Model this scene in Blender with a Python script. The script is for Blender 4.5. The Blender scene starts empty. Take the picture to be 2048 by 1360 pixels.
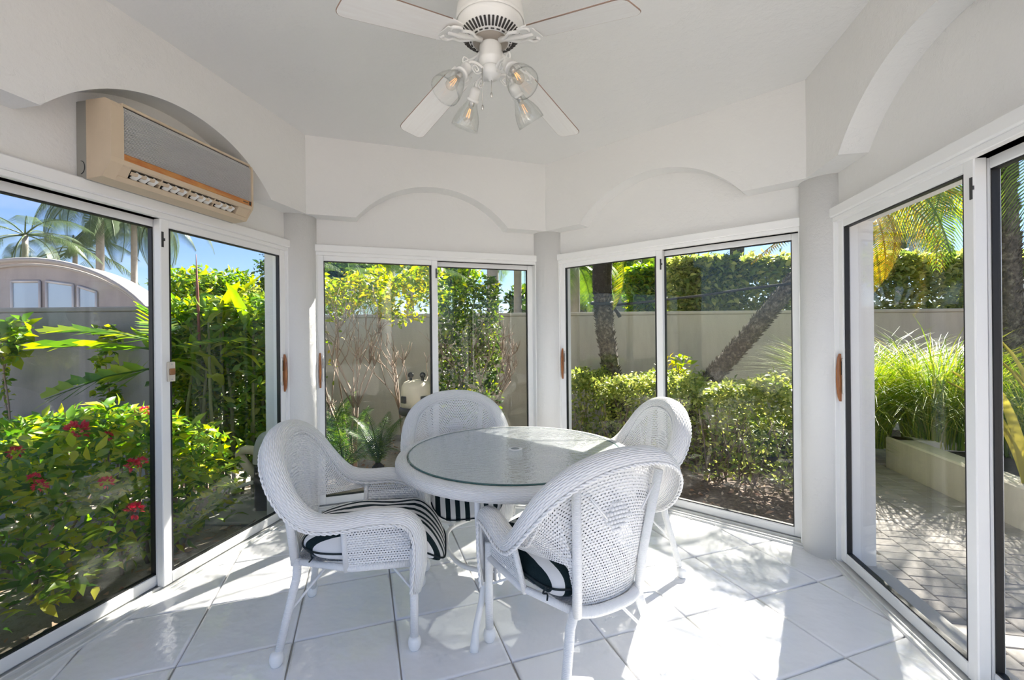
import bpy, math, random
import numpy as np
from mathutils import Matrix, Vector

random.seed(7)
rng = np.random.default_rng(11)
S = bpy.context.scene
COL = S.collection
R = math.radians
PI = math.pi

# ------------------------------------------------------------------ camera
TH = R(11.2)                       # camera looks 11.2 deg left of the room axis (+Y)
CAMH = 1.40
FPX = 879.0                        # focal length in pixels of the 2048 px frame
cam_d = bpy.data.cameras.new('camera')
cam_d.sensor_fit = 'HORIZONTAL'
cam_d.sensor_width = 36.0
cam_d.lens = FPX / 2048 * 36.0
cam_d.shift_y = -11.0 / 2048
cam_d.clip_start = 0.03
cam_d.clip_end = 400
cam_o = bpy.data.objects.new('camera', cam_d)
COL.objects.link(cam_o)
cam_o.matrix_world = (Matrix.Translation((0, 0, CAMH)) @ Matrix.Rotation(TH, 4, 'Z')
                      @ Matrix.Rotation(R(90), 4, 'X') @ Matrix.Rotation(-0.010, 4, 'Z'))
S.camera = cam_o

# ------------------------------------------------------------------ exposure
S.view_settings.view_transform = 'Standard'
S.view_settings.look = 'None'
S.view_settings.gamma = 1.0
S.view_settings.use_curve_mapping = False
S.view_settings.exposure = 1.86
S.cycles.max_bounces = 8
S.cycles.diffuse_bounces = 5
S.cycles.glossy_bounces = 4
S.cycles.transmission_bounces = 6
S.cycles.transparent_max_bounces = 16
S.cycles.sample_clamp_indirect = 8.0
S.cycles.adaptive_threshold = 0.05
S.cycles.caustics_reflective = False
S.cycles.caustics_refractive = False

# ------------------------------------------------------------------ sky and sun
SUN_AZ = R(23.8)                   # right of +Y
SUN_EL = R(41.0)
w = bpy.data.worlds.new('sky')
S.world = w
w.use_nodes = True
nt = w.node_tree
nt.nodes.clear()
def wn(t, **k):
    n = nt.nodes.new(t)
    for a, b in k.items():
        setattr(n, a, b)
    return n
out = wn('ShaderNodeOutputWorld')
bg = wn('ShaderNodeBackground')
sky = wn('ShaderNodeTexSky', sky_type='NISHITA')
sky.sun_disc = False
sky.sun_elevation = SUN_EL
sky.sun_rotation = SUN_AZ
sky.air_density = 1.0
sky.dust_density = 0.1
sky.ozone_density = 3.0
tc = wn('ShaderNodeTexCoord')
mp = wn('ShaderNodeMapping')
mp.inputs['Scale'].default_value = (1.2, 1.2, 5.0)
mp.inputs['Rotation'].default_value = (0.2, 0.1, 0.5)
noi = wn('ShaderNodeTexNoise')
noi.inputs['Scale'].default_value = 1.8
noi.inputs['Detail'].default_value = 7
noi.inputs['Roughness'].default_value = 0.55
ramp = wn('ShaderNodeValToRGB')
ramp.color_ramp.elements[0].position = 0.50
ramp.color_ramp.elements[0].color = (0, 0, 0, 1)
ramp.color_ramp.elements[1].position = 0.80
ramp.color_ramp.elements[1].color = (0.75, 0.75, 0.75, 1)
mix = wn('ShaderNodeMix', data_type='RGBA')
mix.inputs[7].default_value = (5.2, 5.5, 6.0, 1)
nt.links.new(tc.outputs['Generated'], mp.inputs[0])
nt.links.new(mp.outputs[0], noi.inputs['Vector'])
nt.links.new(noi.outputs[0], ramp.inputs[0])
nt.links.new(ramp.outputs[0], mix.inputs[0])
tint = wn('ShaderNodeMix', data_type='RGBA', blend_type='MULTIPLY')
tint.inputs[0].default_value = 1.0
tint.inputs[7].default_value = (.80, .835, 1.02, 1)
nt.links.new(sky.outputs[0], tint.inputs[6])
nt.links.new(tint.outputs[2], mix.inputs[6])
nt.links.new(mix.outputs[2], bg.inputs[0])
bg.inputs['Strength'].default_value = 0.060
nt.links.new(bg.outputs[0], out.inputs[0])

sun_d = bpy.data.lights.new('sun', 'SUN')
sun_d.energy = 7.6
sun_d.angle = R(0.53)
sun_d.color = (1.0, 0.945, 0.85)
sun_o = bpy.data.objects.new('sun', sun_d)
COL.objects.link(sun_o)
sdir = Vector((math.sin(SUN_AZ) * math.cos(SUN_EL), math.cos(SUN_AZ) * math.cos(SUN_EL), math.sin(SUN_EL)))
sun_o.rotation_euler = sdir.to_track_quat('Z', 'Y').to_euler()
sun_o.location = (3, 12, 12)

# ------------------------------------------------------------------ helpers
CT, ST = math.cos(TH), math.sin(TH)
def cw(lat, dep, z=0.0):
    """plan position given as metres right of and ahead of the photographer -> world"""
    return Vector((lat * CT - dep * ST, lat * ST + dep * CT, z))
def px(x, y, dep):
    """a point of the photograph at a chosen distance -> world"""
    dx, dy = x - 1024, y - 680
    X, Y = dx - .01 * dy, dx * .01 + dy
    return cw(X / FPX * dep, dep, CAMH + (-11 - Y) / FPX * dep)
def pz(x, y, z):
    dx, dy = x - 1024, y - 680
    Y = dx * .01 + dy
    return px(x, y, (z - CAMH) / ((-11 - Y) / FPX))

def tag(o, label=None, cat=None, group=None, kind=None):
    if label: o['label'] = label
    if cat: o['category'] = cat
    if group: o['group'] = group
    if kind: o['kind'] = kind
    return o
def thing(name, loc, label, cat, rz=0.0, group=None, kind=None):
    o = bpy.data.objects.new(name, None)
    o.empty_display_size = 0.1
    COL.objects.link(o)
    o.location = loc
    o.rotation_euler = (0, 0, rz)
    return tag(o, label, cat, group, kind)
def kids(o):
    return [c for c in COL.objects if c.parent == o]
def copy_tree(o, parent=None, index=None):
    c = o.copy()
    COL.objects.link(c)
    c.parent = parent
    for ch in list(o.children):
        copy_tree(ch, c)
    return c

class MB:
    """collects shapes and links them as ONE mesh object"""
    def __init__(self):
        self.v, self.f, self.uv, self.smooth = [], [], [], []
    def add(self, vs, fs, uvs=None, smooth=False):
        o = len(self.v)
        self.v += [tuple(p) for p in vs]
        for k, f in enumerate(fs):
            self.f.append(tuple(i + o for i in f))
            self.uv.append(uvs[k] if uvs else None)
            self.smooth.append(smooth)
        return self
    def box(self, a, b, xf=None):
        x0, y0, z0 = a; x1, y1, z1 = b
        vs = [(x0,y0,z0),(x1,y0,z0),(x1,y1,z0),(x0,y1,z0),(x0,y0,z1),(x1,y0,z1),(x1,y1,z1),(x0,y1,z1)]
        if xf: vs = [xf(*p) for p in vs]
        return self.add(vs, [(0,3,2,1),(4,5,6,7),(0,1,5,4),(1,2,6,5),(2,3,7,6),(3,0,4,7)])
    def bbox(self, a, b, c=0.004, xf=None):
        """box with chamfered edges"""
        x0, y0, z0 = a; x1, y1, z1 = b
        c = min(c, abs(x1-x0)*.45, abs(y1-y0)*.45, abs(z1-z0)*.45)
        vs, ids = [], {}
        for ix, X in enumerate((x0, x1)):
            for iy, Y in enumerate((y0, y1)):
                for iz, Z in enumerate((z0, z1)):
                    sx, sy, sz = (1, -1)[ix], (1, -1)[iy], (1, -1)[iz]
                    for ax in range(3):
                        p = [X + sx*c, Y + sy*c, Z + sz*c]
                        p[ax] = (X, Y, Z)[ax]
                        ids[(ix,iy,iz,ax)] = len(vs); vs.append(tuple(p))
        fs = []
        def q(l): fs.append(tuple(ids[k] for k in l))
        for i in (0, 1):
            o = [(0,0),(0,1),(1,1),(1,0)]
            if i: o = o[::-1]
            q([(i,a_,b_,0) for a_, b_ in o])
            q([(b_,i,a_,1) for a_, b_ in o])
            q([(a_,b_,i,2) for a_, b_ in o])
        for a_ in (0, 1):
            for b_ in (0, 1):
                q([(0,a_,b_,1),(1,a_,b_,1),(1,a_,b_,2),(0,a_,b_,2)])
                q([(a_,0,b_,0),(a_,1,b_,0),(a_,1,b_,2),(a_,0,b_,2)])
                q([(a_,b_,0,0),(a_,b_,1,0),(a_,b_,1,1),(a_,b_,0,1)])
        for ix in (0,1):
            for iy in (0,1):
                for iz in (0,1):
                    q([(ix,iy,iz,0),(ix,iy,iz,1),(ix,iy,iz,2)])
        if xf: vs = [xf(*p) for p in vs]
        return self.add(vs, fs)
    def tube(self, pts, rad, n=8, cap=True, closed=False, smooth=True, uv=False):
        pts = [Vector(p) for p in pts]
        m = len(pts)
        if not hasattr(rad, '__len__'): rad = [rad] * m
        vs, up, acc = [], None, 0
        accs = []
        for i, p in enumerate(pts):
            if closed: t = pts[(i+1) % m] - pts[i-1]
            else: t = pts[min(i+1, m-1)] - pts[max(i-1, 0)]
            t.normalize()
            if up is None:
                up = Vector((0,0,1)) if abs(t.z) < .9 else Vector((0,1,0))
            a = t.cross(up)
            if a.length < 1e-6: a = t.orthogonal()
            a.normalize(); b = a.cross(t).normalized(); up = b
            if i: acc += (p - pts[i-1]).length
            accs.append(acc)
            for k in range(n):
                ang = 2*PI*k/n
                vs.append(p + (a*math.cos(ang) + b*math.sin(ang)) * rad[i])
        fs, uvs = [], []
        for i in range(m if closed else m-1):
            j = (i+1) % m
            for k in range(n):
                l = (k+1) % n
                fs.append((i*n+k, i*n+l, j*n+l, j*n+k))
                if uv:
                    r0 = max(rad[i], 1e-4)*2*PI
                    uvs.append([(k/n*r0, accs[i]), ((k+1)/n*r0, accs[i]), ((k+1)/n*r0, accs[j] if j else accs[i]), (k/n*r0, accs[j] if j else accs[i])])
        if cap and not closed:
            fs.append(tuple(range(n))[::-1]); fs.append(tuple((m-1)*n+k for k in range(n)))
            if uv: uvs += [[(0,0)]*n]*2
        return self.add(vs, fs, uvs if uv else None, smooth)
    def lathe(self, prof, n=24, xf=None, smooth=True, cap=True, a0=0, a1=2*PI):
        """prof: (r, z) pairs"""
        full = abs(a1-a0-2*PI) < 1e-6
        cols = n if full else n+1
        vs = []
        for r, z in prof:
            for k in range(cols):
                a = a0 + (a1-a0)*k/n
                vs.append((r*math.cos(a), r*math.sin(a), z))
        fs = []
        for i in range(len(prof)-1):
            for k in range(n):
                l = (k+1) % cols
                fs.append((i*cols+k, i*cols+l, (i+1)*cols+l, (i+1)*cols+k))
        if cap and full:
            if prof[0][0] > 1e-5: fs.append(tuple(range(n))[::-1])
            if prof[-1][0] > 1e-5: fs.append(tuple((len(prof)-1)*cols+k for k in range(n)))
        if xf: vs = [xf(*p) for p in vs]
        return self.add(vs, fs, None, smooth)
    def grid(self, fn, nu, nv, smooth=True, uv=None, flip=False, closed_u=False):
        vs = [fn(i/nu, j/nv) for j in range(nv+1) for i in range(nu+1)]
        fs, uvs = [], []
        for j in range(nv):
            for i in range(nu):
                a = j*(nu+1)+i
                q = (a, a+1, a+nu+2, a+nu+1)
                c = [(i/nu, j/nv), ((i+1)/nu, j/nv), ((i+1)/nu, (j+1)/nv), (i/nu, (j+1)/nv)]
                if uv: c = [(p[0]*uv[0], p[1]*uv[1]) for p in c]
                if flip: q = q[::-1]; c = c[::-1]
                fs.append(q); uvs.append(c)
        return self.add(vs, fs, uvs if uv else None, smooth)
    def prism(self, poly, z0, z1, xf=None, smooth=False):
        n = len(poly)
        vs = [(x, y, z0) for x, y in poly] + [(x, y, z1) for x, y in poly]
        if xf: vs = [xf(*p) for p in vs]
        fs = [tuple(range(n))[::-1], tuple(range(n, 2*n))]
        fs += [(i, (i+1) % n, (i+1) % n + n, i+n) for i in range(n)]
        return self.add(vs, fs, None, smooth)
    def mesh(self, name):
        me = bpy.data.meshes.new(name)
        me.from_pydata(self.v, [], self.f)
        if any(u is not None for u in self.uv):
            lay = me.uv_layers.new(name='UVMap')
            k = 0
            for f, u in zip(self.f, self.uv):
                for c in range(len(f)):
                    if u is not None: lay.data[k].uv = u[c]
                    k += 1
        me.polygons.foreach_set('use_smooth', self.smooth)
        me.update()
        return me
    def build(self, name, mat, parent=None, loc=None, label=None, kind=None):
        me = self.mesh(name)
        if mat: me.materials.append(mat)
        return place(me, name, parent, loc, label=label, kind=kind)

def place(me, name, parent=None, loc=None, rot=None, scale=None, label=None, kind=None):
    o = bpy.data.objects.new(name, me)
    COL.objects.link(o)
    if parent: o.parent = parent
    if loc is not None: o.location = loc
    if rot is not None: o.rotation_euler = rot
    if scale is not None: o.scale = scale if hasattr(scale, '__len__') else (scale,)*3
    if label: o['label'] = label
    if kind: o['kind'] = kind
    return o

def spline(pts, n):
    """Catmull-Rom through pts, n samples per span"""
    pts = [Vector(p) for p in pts]
    P_ = [pts[0]*2 - pts[1]] + pts + [pts[-1]*2 - pts[-2]]
    o = []
    for i in range(1, len(P_)-2):
        a, b, c, d = P_[i-1:i+3]
        for k in range(n):
            t = k/n
            o.append(0.5*((2*b) + (c-a)*t + (2*a-5*b+4*c-d)*t*t + (3*b-a-3*c+d)*t**3))
    o.append(pts[-1].copy())
    return o

# ------------------------------------------------------------------ materials
MATS = {}
class NT:
    def __init__(self, name):
        self.m = bpy.data.materials.new(name)
        self.m.use_nodes = True
        self.t = self.m.node_tree
        self.t.nodes.clear()
        self.out = self.n('ShaderNodeOutputMaterial')
        MATS[name] = self.m
    def n(self, t, **k):
        nd = self.t.nodes.new(t)
        for a, b in k.items(): setattr(nd, a, b)
        return nd
    def l(self, a, b): self.t.links.new(a, b)
    def val(self, s, v):
        if hasattr(v, 'node') or isinstance(v, bpy.types.NodeSocket): self.l(v, s)
        else: s.default_value = v
    def math(self, op, a, b=None, c=None):
        nd = self.n('ShaderNodeMath', operation=op)
        for k, v in enumerate((a, b, c)):
            if v is not None: self.val(nd.inputs[k], v)
        return nd.outputs[0]
    def noise(self, scale, detail=3, rough=.5, vec=None, dims=None):
        nd = self.n('ShaderNodeTexNoise')
        nd.inputs['Scale'].default_value = scale
        nd.inputs['Detail'].default_value = detail
        nd.inputs['Roughness'].default_value = rough
        if vec is not None: self.l(vec, nd.inputs['Vector'])
        return nd.outputs[0]
    def coord(self, kind='Object', scale=None):
        c = self.n('ShaderNodeTexCoord').outputs[kind]
        if scale is not None:
            m = self.n('ShaderNodeMapping'); m.inputs['Scale'].default_value = scale
            self.l(c, m.inputs[0]); c = m.outputs[0]
        return c
    def pos(self):
        return self.n('ShaderNodeNewGeometry').outputs['Position']
    def ramp(self, fac, stops, interp='LINEAR'):
        nd = self.n('ShaderNodeValToRGB')
        cr = nd.color_ramp; cr.interpolation = interp
        while len(cr.elements) < len(stops): cr.elements.new(0.5)
        for e, (p, c) in zip(cr.elements, stops):
            e.position = p; e.color = (*c, 1) if len(c) == 3 else c
        self.l(fac, nd.inputs[0])
        return nd.outputs[0]
    def mix(self, fac, a, b):
        nd = self.n('ShaderNodeMix', data_type='RGBA')
        self.val(nd.inputs[0], fac)
        for k, v in ((6, a), (7, b)):
            self.val(nd.inputs[k], (*v, 1) if isinstance(v, tuple) and len(v) == 3 else v)
        return nd.outputs[2]
    def bump(self, h, strength=.3, dist=.01, normal=None):
        nd = self.n('ShaderNodeBump')
        nd.inputs['Strength'].default_value = strength
        nd.inputs['Distance'].default_value = dist
        self.l(h, nd.inputs['Height'])
        if normal is not None: self.l(normal, nd.inputs['Normal'])
        return nd.outputs[0]
    def principled(self, color, rough=.5, metal=0, normal=None, spec=.5, coat=0, trans=0):
        b = self.n('ShaderNodeBsdfPrincipled')
        self.val(b.inputs['Base Color'], (*color, 1) if isinstance(color, tuple) and len(color) == 3 else color)
        self.val(b.inputs['Roughness'], rough)
        b.inputs['Metallic'].default_value = metal
        b.inputs['Specular IOR Level'].default_value = spec
        b.inputs['Coat Weight'].default_value = coat
        b.inputs['Coat Roughness'].default_value = .08
        if normal is not None: self.l(normal, b.inputs['Normal'])
        return b.outputs[0]
    def done(self, sh):
        self.l(sh, self.out.inputs[0])
        return self.m

def plain(name, color, rough=.5, metal=0, bump=0, bscale=60, spec=.5, coat=0, var=0):
    m = NT(name)
    col = color
    if var:
        n = m.noise(6, 4, .6, m.coord())
        col = m.ramp(n, [(.3, tuple(c*(1-var) for c in color)), (.7, tuple(min(1, c*(1+var)) for c in color))])
    nm = None
    if bump:
        nm = m.bump(m.noise(bscale, 4, .6, m.coord()), bump, .01)
    return m.done(m.principled(col, rough, metal, nm, spec, coat))

def mat_stucco():
    m = NT('stucco_paint')
    p = m.pos()
    a = m.noise(9, 6, .62, p)
    patch = m.ramp(m.noise(3.1, 5, .6, p), [(.50, (0,0,0)), (.62, (1,1,1))])
    fine = m.noise(38, 5, .6, p)
    cr = m.ramp(m.math('ABSOLUTE', m.math('SUBTRACT', m.noise(8, 6, .65, p), .5)), [(0, (0,0,0)), (.028, (1,1,1))])
    h = m.math('ADD', m.math('MULTIPLY', m.math('MULTIPLY', cr, patch), .28), m.math('ADD', m.math('MULTIPLY', a, 1.1), m.math('MULTIPLY', fine, .25)))
    return m.done(m.principled((.76, .755, .745), .62, 0, m.bump(h, .26, .018)))
def mat_glass(name, tint, refl=.05):
    m = NT(name)
    tr = m.n('ShaderNodeBsdfTransparent'); tr.inputs[0].default_value = (*tint, 1)
    gl = m.n('ShaderNodeBsdfGlossy'); gl.inputs['Roughness'].default_value = 0.01
    lw = m.n('ShaderNodeLayerWeight'); lw.inputs[0].default_value = .5
    fac = m.math('ADD', m.math('MULTIPLY', m.math('POWER', lw.outputs['Facing'], 4.6), .85), refl)
    mx = m.n('ShaderNodeMixShader')
    m.l(fac, mx.inputs[0]); m.l(tr.outputs[0], mx.inputs[1]); m.l(gl.outputs[0], mx.inputs[2])
    return m.done(mx.outputs[0])
def mat_leaf(name, stops, trans=.45, rough=.42, spec=.4):
    m = NT(name)
    g = m.n('ShaderNodeNewGeometry')
    col = m.ramp(g.outputs['Random Per Island'], stops)
    pr = m.principled(col, rough, 0, None, spec)
    tl = m.n('ShaderNodeBsdfTranslucent')
    hs = m.n('ShaderNodeHueSaturation'); hs.inputs['Saturation'].default_value = 1.12; hs.inputs['Value'].default_value = 1.75
    hs.inputs['Hue'].default_value = .485
    m.l(col, hs.inputs['Color']); m.l(hs.outputs[0], tl.inputs[0])
    mx = m.n('ShaderNodeMixShader'); mx.inputs[0].default_value = trans
    m.l(pr, mx.inputs[1]); m.l(tl.outputs[0], mx.inputs[2])
    return m.done(mx.outputs[0])
def mat_wicker(name, color, pu=.012, pv=.0058, holes=0.0, bump=.9, stain=0.0):
    m = NT(name)
    uv = m.n('ShaderNodeTexCoord').outputs['UV']
    sp = m.n('ShaderNodeSeparateXYZ'); m.l(uv, sp.inputs[0])
    rowf = m.math('DIVIDE', sp.outputs[1], pv)
    row = m.math('FLOOR', rowf)
    a = m.math('SINE', m.math('MULTIPLY', m.math('FRACT', rowf), PI))
    par = m.math('FRACT', m.math('MULTIPLY', row, .5))
    ph = m.math('ADD', m.math('DIVIDE', sp.outputs[0], pu*2), par)
    b = m.math('ADD', m.math('MULTIPLY', m.math('COSINE', m.math('MULTIPLY', ph, 2*PI)), .5), .5)
    h = m.math('MULTIPLY', a, m.math('ADD', m.math('MULTIPLY', b, .8), .2))
    col = color
    n = m.noise(5, 3, .5, m.coord())
    col = m.ramp(n, [(.3, tuple(c*.955 for c in color)), (.65, color)])
    if stain:
        st = m.ramp(m.noise(16, 5, .7, m.coord()), [(.60, (0,0,0)), (.76, (stain,)*3)])
        col = m.mix(st, col, (.42, .27, .17))
    sh = m.principled(col, .42, 0, m.bump(h, bump*.75, .006), .4)
    if holes:
        msk = m.math('MULTIPLY', m.math('LESS_THAN', m.math('ABSOLUTE', m.math('SUBTRACT', m.math('FRACT', m.math('ADD', rowf, .5)), .5)), .17 + holes*.1),
                     m.math('LESS_THAN', m.math('ABSOLUTE', m.math('SUBTRACT', m.math('FRACT', m.math('ADD', m.math('DIVIDE', sp.outputs[0], pu), m.math('MULTIPLY', m.math('FLOOR', m.math('ADD', rowf, .5)), .5))), .5)), holes))
        tr = m.n('ShaderNodeBsdfTransparent')
        mx = m.n('ShaderNodeMixShader')
        m.l(msk, mx.inputs[0]); m.l(sh, mx.inputs[1]); m.l(tr.outputs[0], mx.inputs[2])
        sh = mx.outputs[0]
    return m.done(sh)
# ================================================================== ROOM
STUCCO = mat_stucco()
WHITE_AL = plain('white_aluminium', (.85, .85, .845), .32, 0, spec=.5)
WHITE_TRIM = plain('white_trim_paint', (.84, .84, .835), .4)
SILL_AL = plain('worn_sill_aluminium', (.72, .72, .70), .38, .15, bump=.1, bscale=30, var=.08)
BLACK_RUB = plain('black_rubber', (.012, .012, .013), .5)
GLASS = mat_glass('door_glass', (.94, .945, .94), .022)
WOOD = None
def mat_wood():
    m = NT('varnished_wood')
    c = m.coord('Object', (40, 40, 4))
    col = m.ramp(m.noise(2.2, 5, .65, c), [(.3, (.20, .055, .012)), (.6, (.40, .14, .03))])
    return m.done(m.principled(col, .35, 0, None, .5, .3))
WOOD = mat_wood()
STEEL = plain('brushed_steel', (.55, .55, .54), .3, 1)
DARK_PL = plain('dark_plastic', (.03, .03, .032), .4)
BEIGE_PL = plain('beige_plastic', (.66, .60, .50), .45)

HC = (-.476, 2.035)                      # hexagon centre
PT = [(-2.35, .953), (-2.35, 3.117), (-.476, 4.199), (1.398, 3.117), (1.398, .953), (-.476, -.129)]
WL = {}
for nm, i in (('A', 0), ('B', 1), ('C', 2), ('D', 3)):
    a, b = Vector(PT[i]), Vector(PT[i+1])
    d = (b-a).normalized()
    WL[nm] = (a, d, Vector((d.y, -d.x)), (b-a).length)
def wf(nm):
    a, d, n, L = WL[nm]
    return lambda s, t, z: (a.x + d.x*s + n.x*t, a.y + d.y*s + n.y*t, z)
SL = WL['A'][3]
Z_CAS0, Z_CAS1, Z_SOF, Z_CEIL = 2.087, 2.147, 2.356, 2.97

def inset(off):
    """hexagon corners moved inward by off"""
    k = 1 - off/1.874
    return [(HC[0] + (x-HC[0])*k, HC[1] + (y-HC[1])*k) for x, y in PT]

# floor slab (grout) with single glazed tiles laid on it
Y_BACK = -1.6
FLOOR_POLY = [(-2.35, Y_BACK), (1.398, Y_BACK), (1.398, 3.117), (-.476, 4.199), (-2.35, 3.117)]
GROUT = plain('grout', (.47, .45, .41), .8, bump=.2)
fl = MB()
fo = [(-2.6, Y_BACK-.25), (1.65, Y_BACK-.25), (1.65, 3.26), (-.476, 4.48), (-2.6, 3.26)]
fl.prism(fo, -.16, -.012)
floor = fl.build('floor', GROUT)
tag(floor, 'white glazed tile floor of the sunroom with grey joints', 'floor', kind='structure')
def mat_tile():
    m = NT('glazed_tile')
    p = m.pos()
    rnd = m.n('ShaderNodeObjectInfo').outputs['Random']
    col = m.ramp(rnd, [(0, (.86, .86, .87)), (1, (.90, .90, .905))])
    sc = m.n('ShaderNodeMapping'); sc.inputs['Scale'].default_value = (1, 1, 1); m.l(p, sc.inputs[0])
    h = m.math('ADD', m.noise(5.5, 3, .5, sc.outputs[0]), m.math('MULTIPLY', m.noise(22, 3, .5, sc.outputs[0]), .18))
    return m.done(m.principled(col, .07, 0, m.bump(h, .28, .03), .6))
TILE = mat_tile()
def clip_poly(poly, clip):
    outp = poly
    for i in range(len(clip)):
        a, b = clip[i], clip[(i+1) % len(clip)]
        inp, outp = outp, []
        def side(p): return (b[0]-a[0])*(p[1]-a[1]) - (b[1]-a[1])*(p[0]-a[0])
        for k in range(len(inp)):
            p, q = inp[k], inp[(k+1) % len(inp)]
            sp, sq = side(p), side(q)
            if sp >= 0: outp.append(p)
            if (sp >= 0) != (sq >= 0):
                t = sp/(sp-sq)
                outp.append((p[0]+(q[0]-p[0])*t, p[1]+(q[1]-p[1])*t))
        if not outp: return []
    return outp
def poly_inset(poly, d):
    n = len(poly); res = []
    for i in range(n):
        p0, p1, p2 = Vector(poly[i-1]), Vector(poly[i]), Vector(poly[(i+1) % n])
        e1, e2 = (p1-p0), (p2-p1)
        if e1.length < 1e-4 or e2.length < 1e-4: continue
        e1.normalize(); e2.normalize()
        n1, n2 = Vector((-e1.y, e1.x)), Vector((-e2.y, e2.x))
        b = n1 + n2
        if b.length < 1e-4: continue
        b = b / max(.35, 1 + n1.dot(n2))
        res.append(tuple(p1 + b*d))
    return res
N1 = Vector((math.cos(R(60)), -math.sin(R(60))))       # across the joints parallel to wall B
N2 = Vector((math.sin(R(60)), math.cos(R(60))))
TS = .4535
tile_region = [(-2.33, Y_BACK), (1.38, Y_BACK), (1.38, 3.125), (-.476, 4.195), (-2.33, 3.125)]
for i in range(-9, 9):
    for j in range(-10, 10):
        a0, b0 = -1.331 + i*TS, .139 + j*TS
        g = .0035
        sq = []
        for da, db in ((g, g), (TS-g, g), (TS-g, TS-g), (g, TS-g)):
            v = N1*(a0+da) + N2*(b0+db)
            sq.append((v.x, v.y))
        area = sum(sq[k][0]*sq[(k+1) % 4][1]-sq[(k+1) % 4][0]*sq[k][1] for k in range(4))
        if area < 0: sq = sq[::-1]
        pl = clip_poly(sq, tile_region)
        if len(pl) < 3: continue
        ar = .5*sum(pl[k][0]*pl[(k+1) % len(pl)][1]-pl[(k+1) % len(pl)][0]*pl[k][1] for k in range(len(pl)))
        if ar < .0015: continue
        cx = sum(p[0] for p in pl)/len(pl); cy = sum(p[1] for p in pl)/len(pl)
        loc = [(p[0]-cx, p[1]-cy) for p in pl]
        rings = [(loc, -.013), (loc, -.004), (poly_inset(loc, .004), -.0008), (poly_inset(loc, .012), .0)]
        if any(len(r_[0]) != len(loc) for r_ in rings) or len(loc) < 3: 
            rings = [(loc, -.013), (loc, 0)]
        mb = MB(); n = len(loc)
        vs = [(x, y, z) for r_, z in rings for x, y in r_]
        fs = []
        for k in range(len(rings)-1):
            fs += [(k*n+q, k*n+(q+1) % n, (k+1)*n+(q+1) % n, (k+1)*n+q) for q in range(n)]
        mb.add(vs, fs, None, True)
        mb.add(vs[-n:], [tuple(range(n))], None, False)
        mb.build('tile', TILE, floor, (cx, cy, 0))

# ceiling over everything
cl = MB()
cl.prism([(-2.65, Y_BACK-.25), (1.7, Y_BACK-.25), (1.7, 3.27), (-.476, 4.53), (-2.65, 3.27)], Z_CEIL, Z_CEIL+.14)
tag(cl.build('ceiling', STUCCO), 'flat white textured stucco ceiling with the fan', 'ceiling', kind='structure')
# roof with a short eave
EAVE = plain('roof_fascia', (.72, .70, .66), .6)
cl = MB(); e = inset(-.62)
cl.prism([e[5], e[4], e[3], e[2], e[1], e[0]][::1], Z_CEIL+.15, Z_CEIL+.30)
tag(cl.build('roof', EAVE), 'flat roof edge with short eave above the sunroom', 'roof', kind='structure')

def arch_z(s):
    """underside of the soffit along a wall"""
    u = (s - SL/2)/.645
    if abs(u) >= 1: return Z_SOF
    rad = .834
    return Z_SOF + .305 - (rad - math.sqrt(rad*rad - (u*.645)**2))

SIDE = {'A': 'left', 'B': 'back_left', 'C': 'back_right', 'D': 'right'}
for nm in 'ABCD':
    f = wf(nm)
    # wall over the door
    w_ = MB()
    w_.box((0, -.22, 2.06), (SL, -.028, Z_CEIL), f)
    for s0, s1 in ((-.12, .11), (SL-.11, SL+.12)):
        w_.box((s0, -.22, -.02), (s1, -.105, 2.07), f)
    wall = w_.build('wall_' + SIDE[nm], STUCCO)
    tag(wall, 'white stucco wall above the sliding door, ' + {'A': 'behind the air conditioner', 'B': 'back left side', 'C': 'back right side', 'D': 'far right side'}[nm], 'wall', kind='structure')
    # arched soffit (beam) standing proud of it
    D0, D1 = -.03, .12
    e0 = D1/math.tan(R(60))
    ss = [0, .06, .2, .36]
    k0 = SL/2-.645
    ss = [e0*0] + [k0*.5, k0-.0005]
    ss += [k0 + 1.29*q/36 for q in range(0, 37)]
    ss += [SL-k0+.0005, SL-k0*.5, SL]
    m_ = MB()
    def sx(s, t):           # mitre at the corners
        if s < .3: return s + (e0*(t/D1) if t > 0 else 0)*(1-s/.3)
        if s > SL-.3: return s - (e0*(t/D1) if t > 0 else 0)*(1-(SL-s)/.3)
        return s
    ss = sorted(set(ss))
    nS = len(ss)
    zb = [arch_z(s) for s in ss]
    vs = []
    for s, z in zip(ss, zb):
        vs += [f(sx(s, D1), D1, z), f(sx(s, D1), D1, Z_CEIL+.01), f(s, D0, z), f(s, D0, Z_CEIL+.01)]
    fr, un = [], []
    for k in range(nS-1):
        a, b = 4*k, 4*(k+1)
        fr.append((a, b, b+1, a+1))
        un.append((a+2, b+2, b, a))
    m_.add(vs, fr); m_.add(vs, un)
    so = m_.build('soffit', STUCCO, wall)
    so['label'] = 'arched plaster valance over the door'
# round corner columns
def column(i, nm, lab):
    c = Vector(PT[i]); d = (c - Vector(HC)).normalized()
    p = c + d*.035
    mb = MB(); mb.lathe([(.148, -.02), (.148, 2.45)], 40)
    o = mb.build(nm, STUCCO, None, (p.x, p.y, 0))
    tag(o, lab, 'column', kind='structure')
column(1, 'column', 'round white plaster column left of the pump garden, behind the left chair')
column(2, 'column', 'round white plaster column in the middle corner of the sunroom')
column(3, 'column', 'round white plaster column nearest the ornamental grass door')
column(0, 'column', 'round white plaster column at the near left corner')
column(4, 'column', 'round white plaster column at the near right corner')

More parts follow.
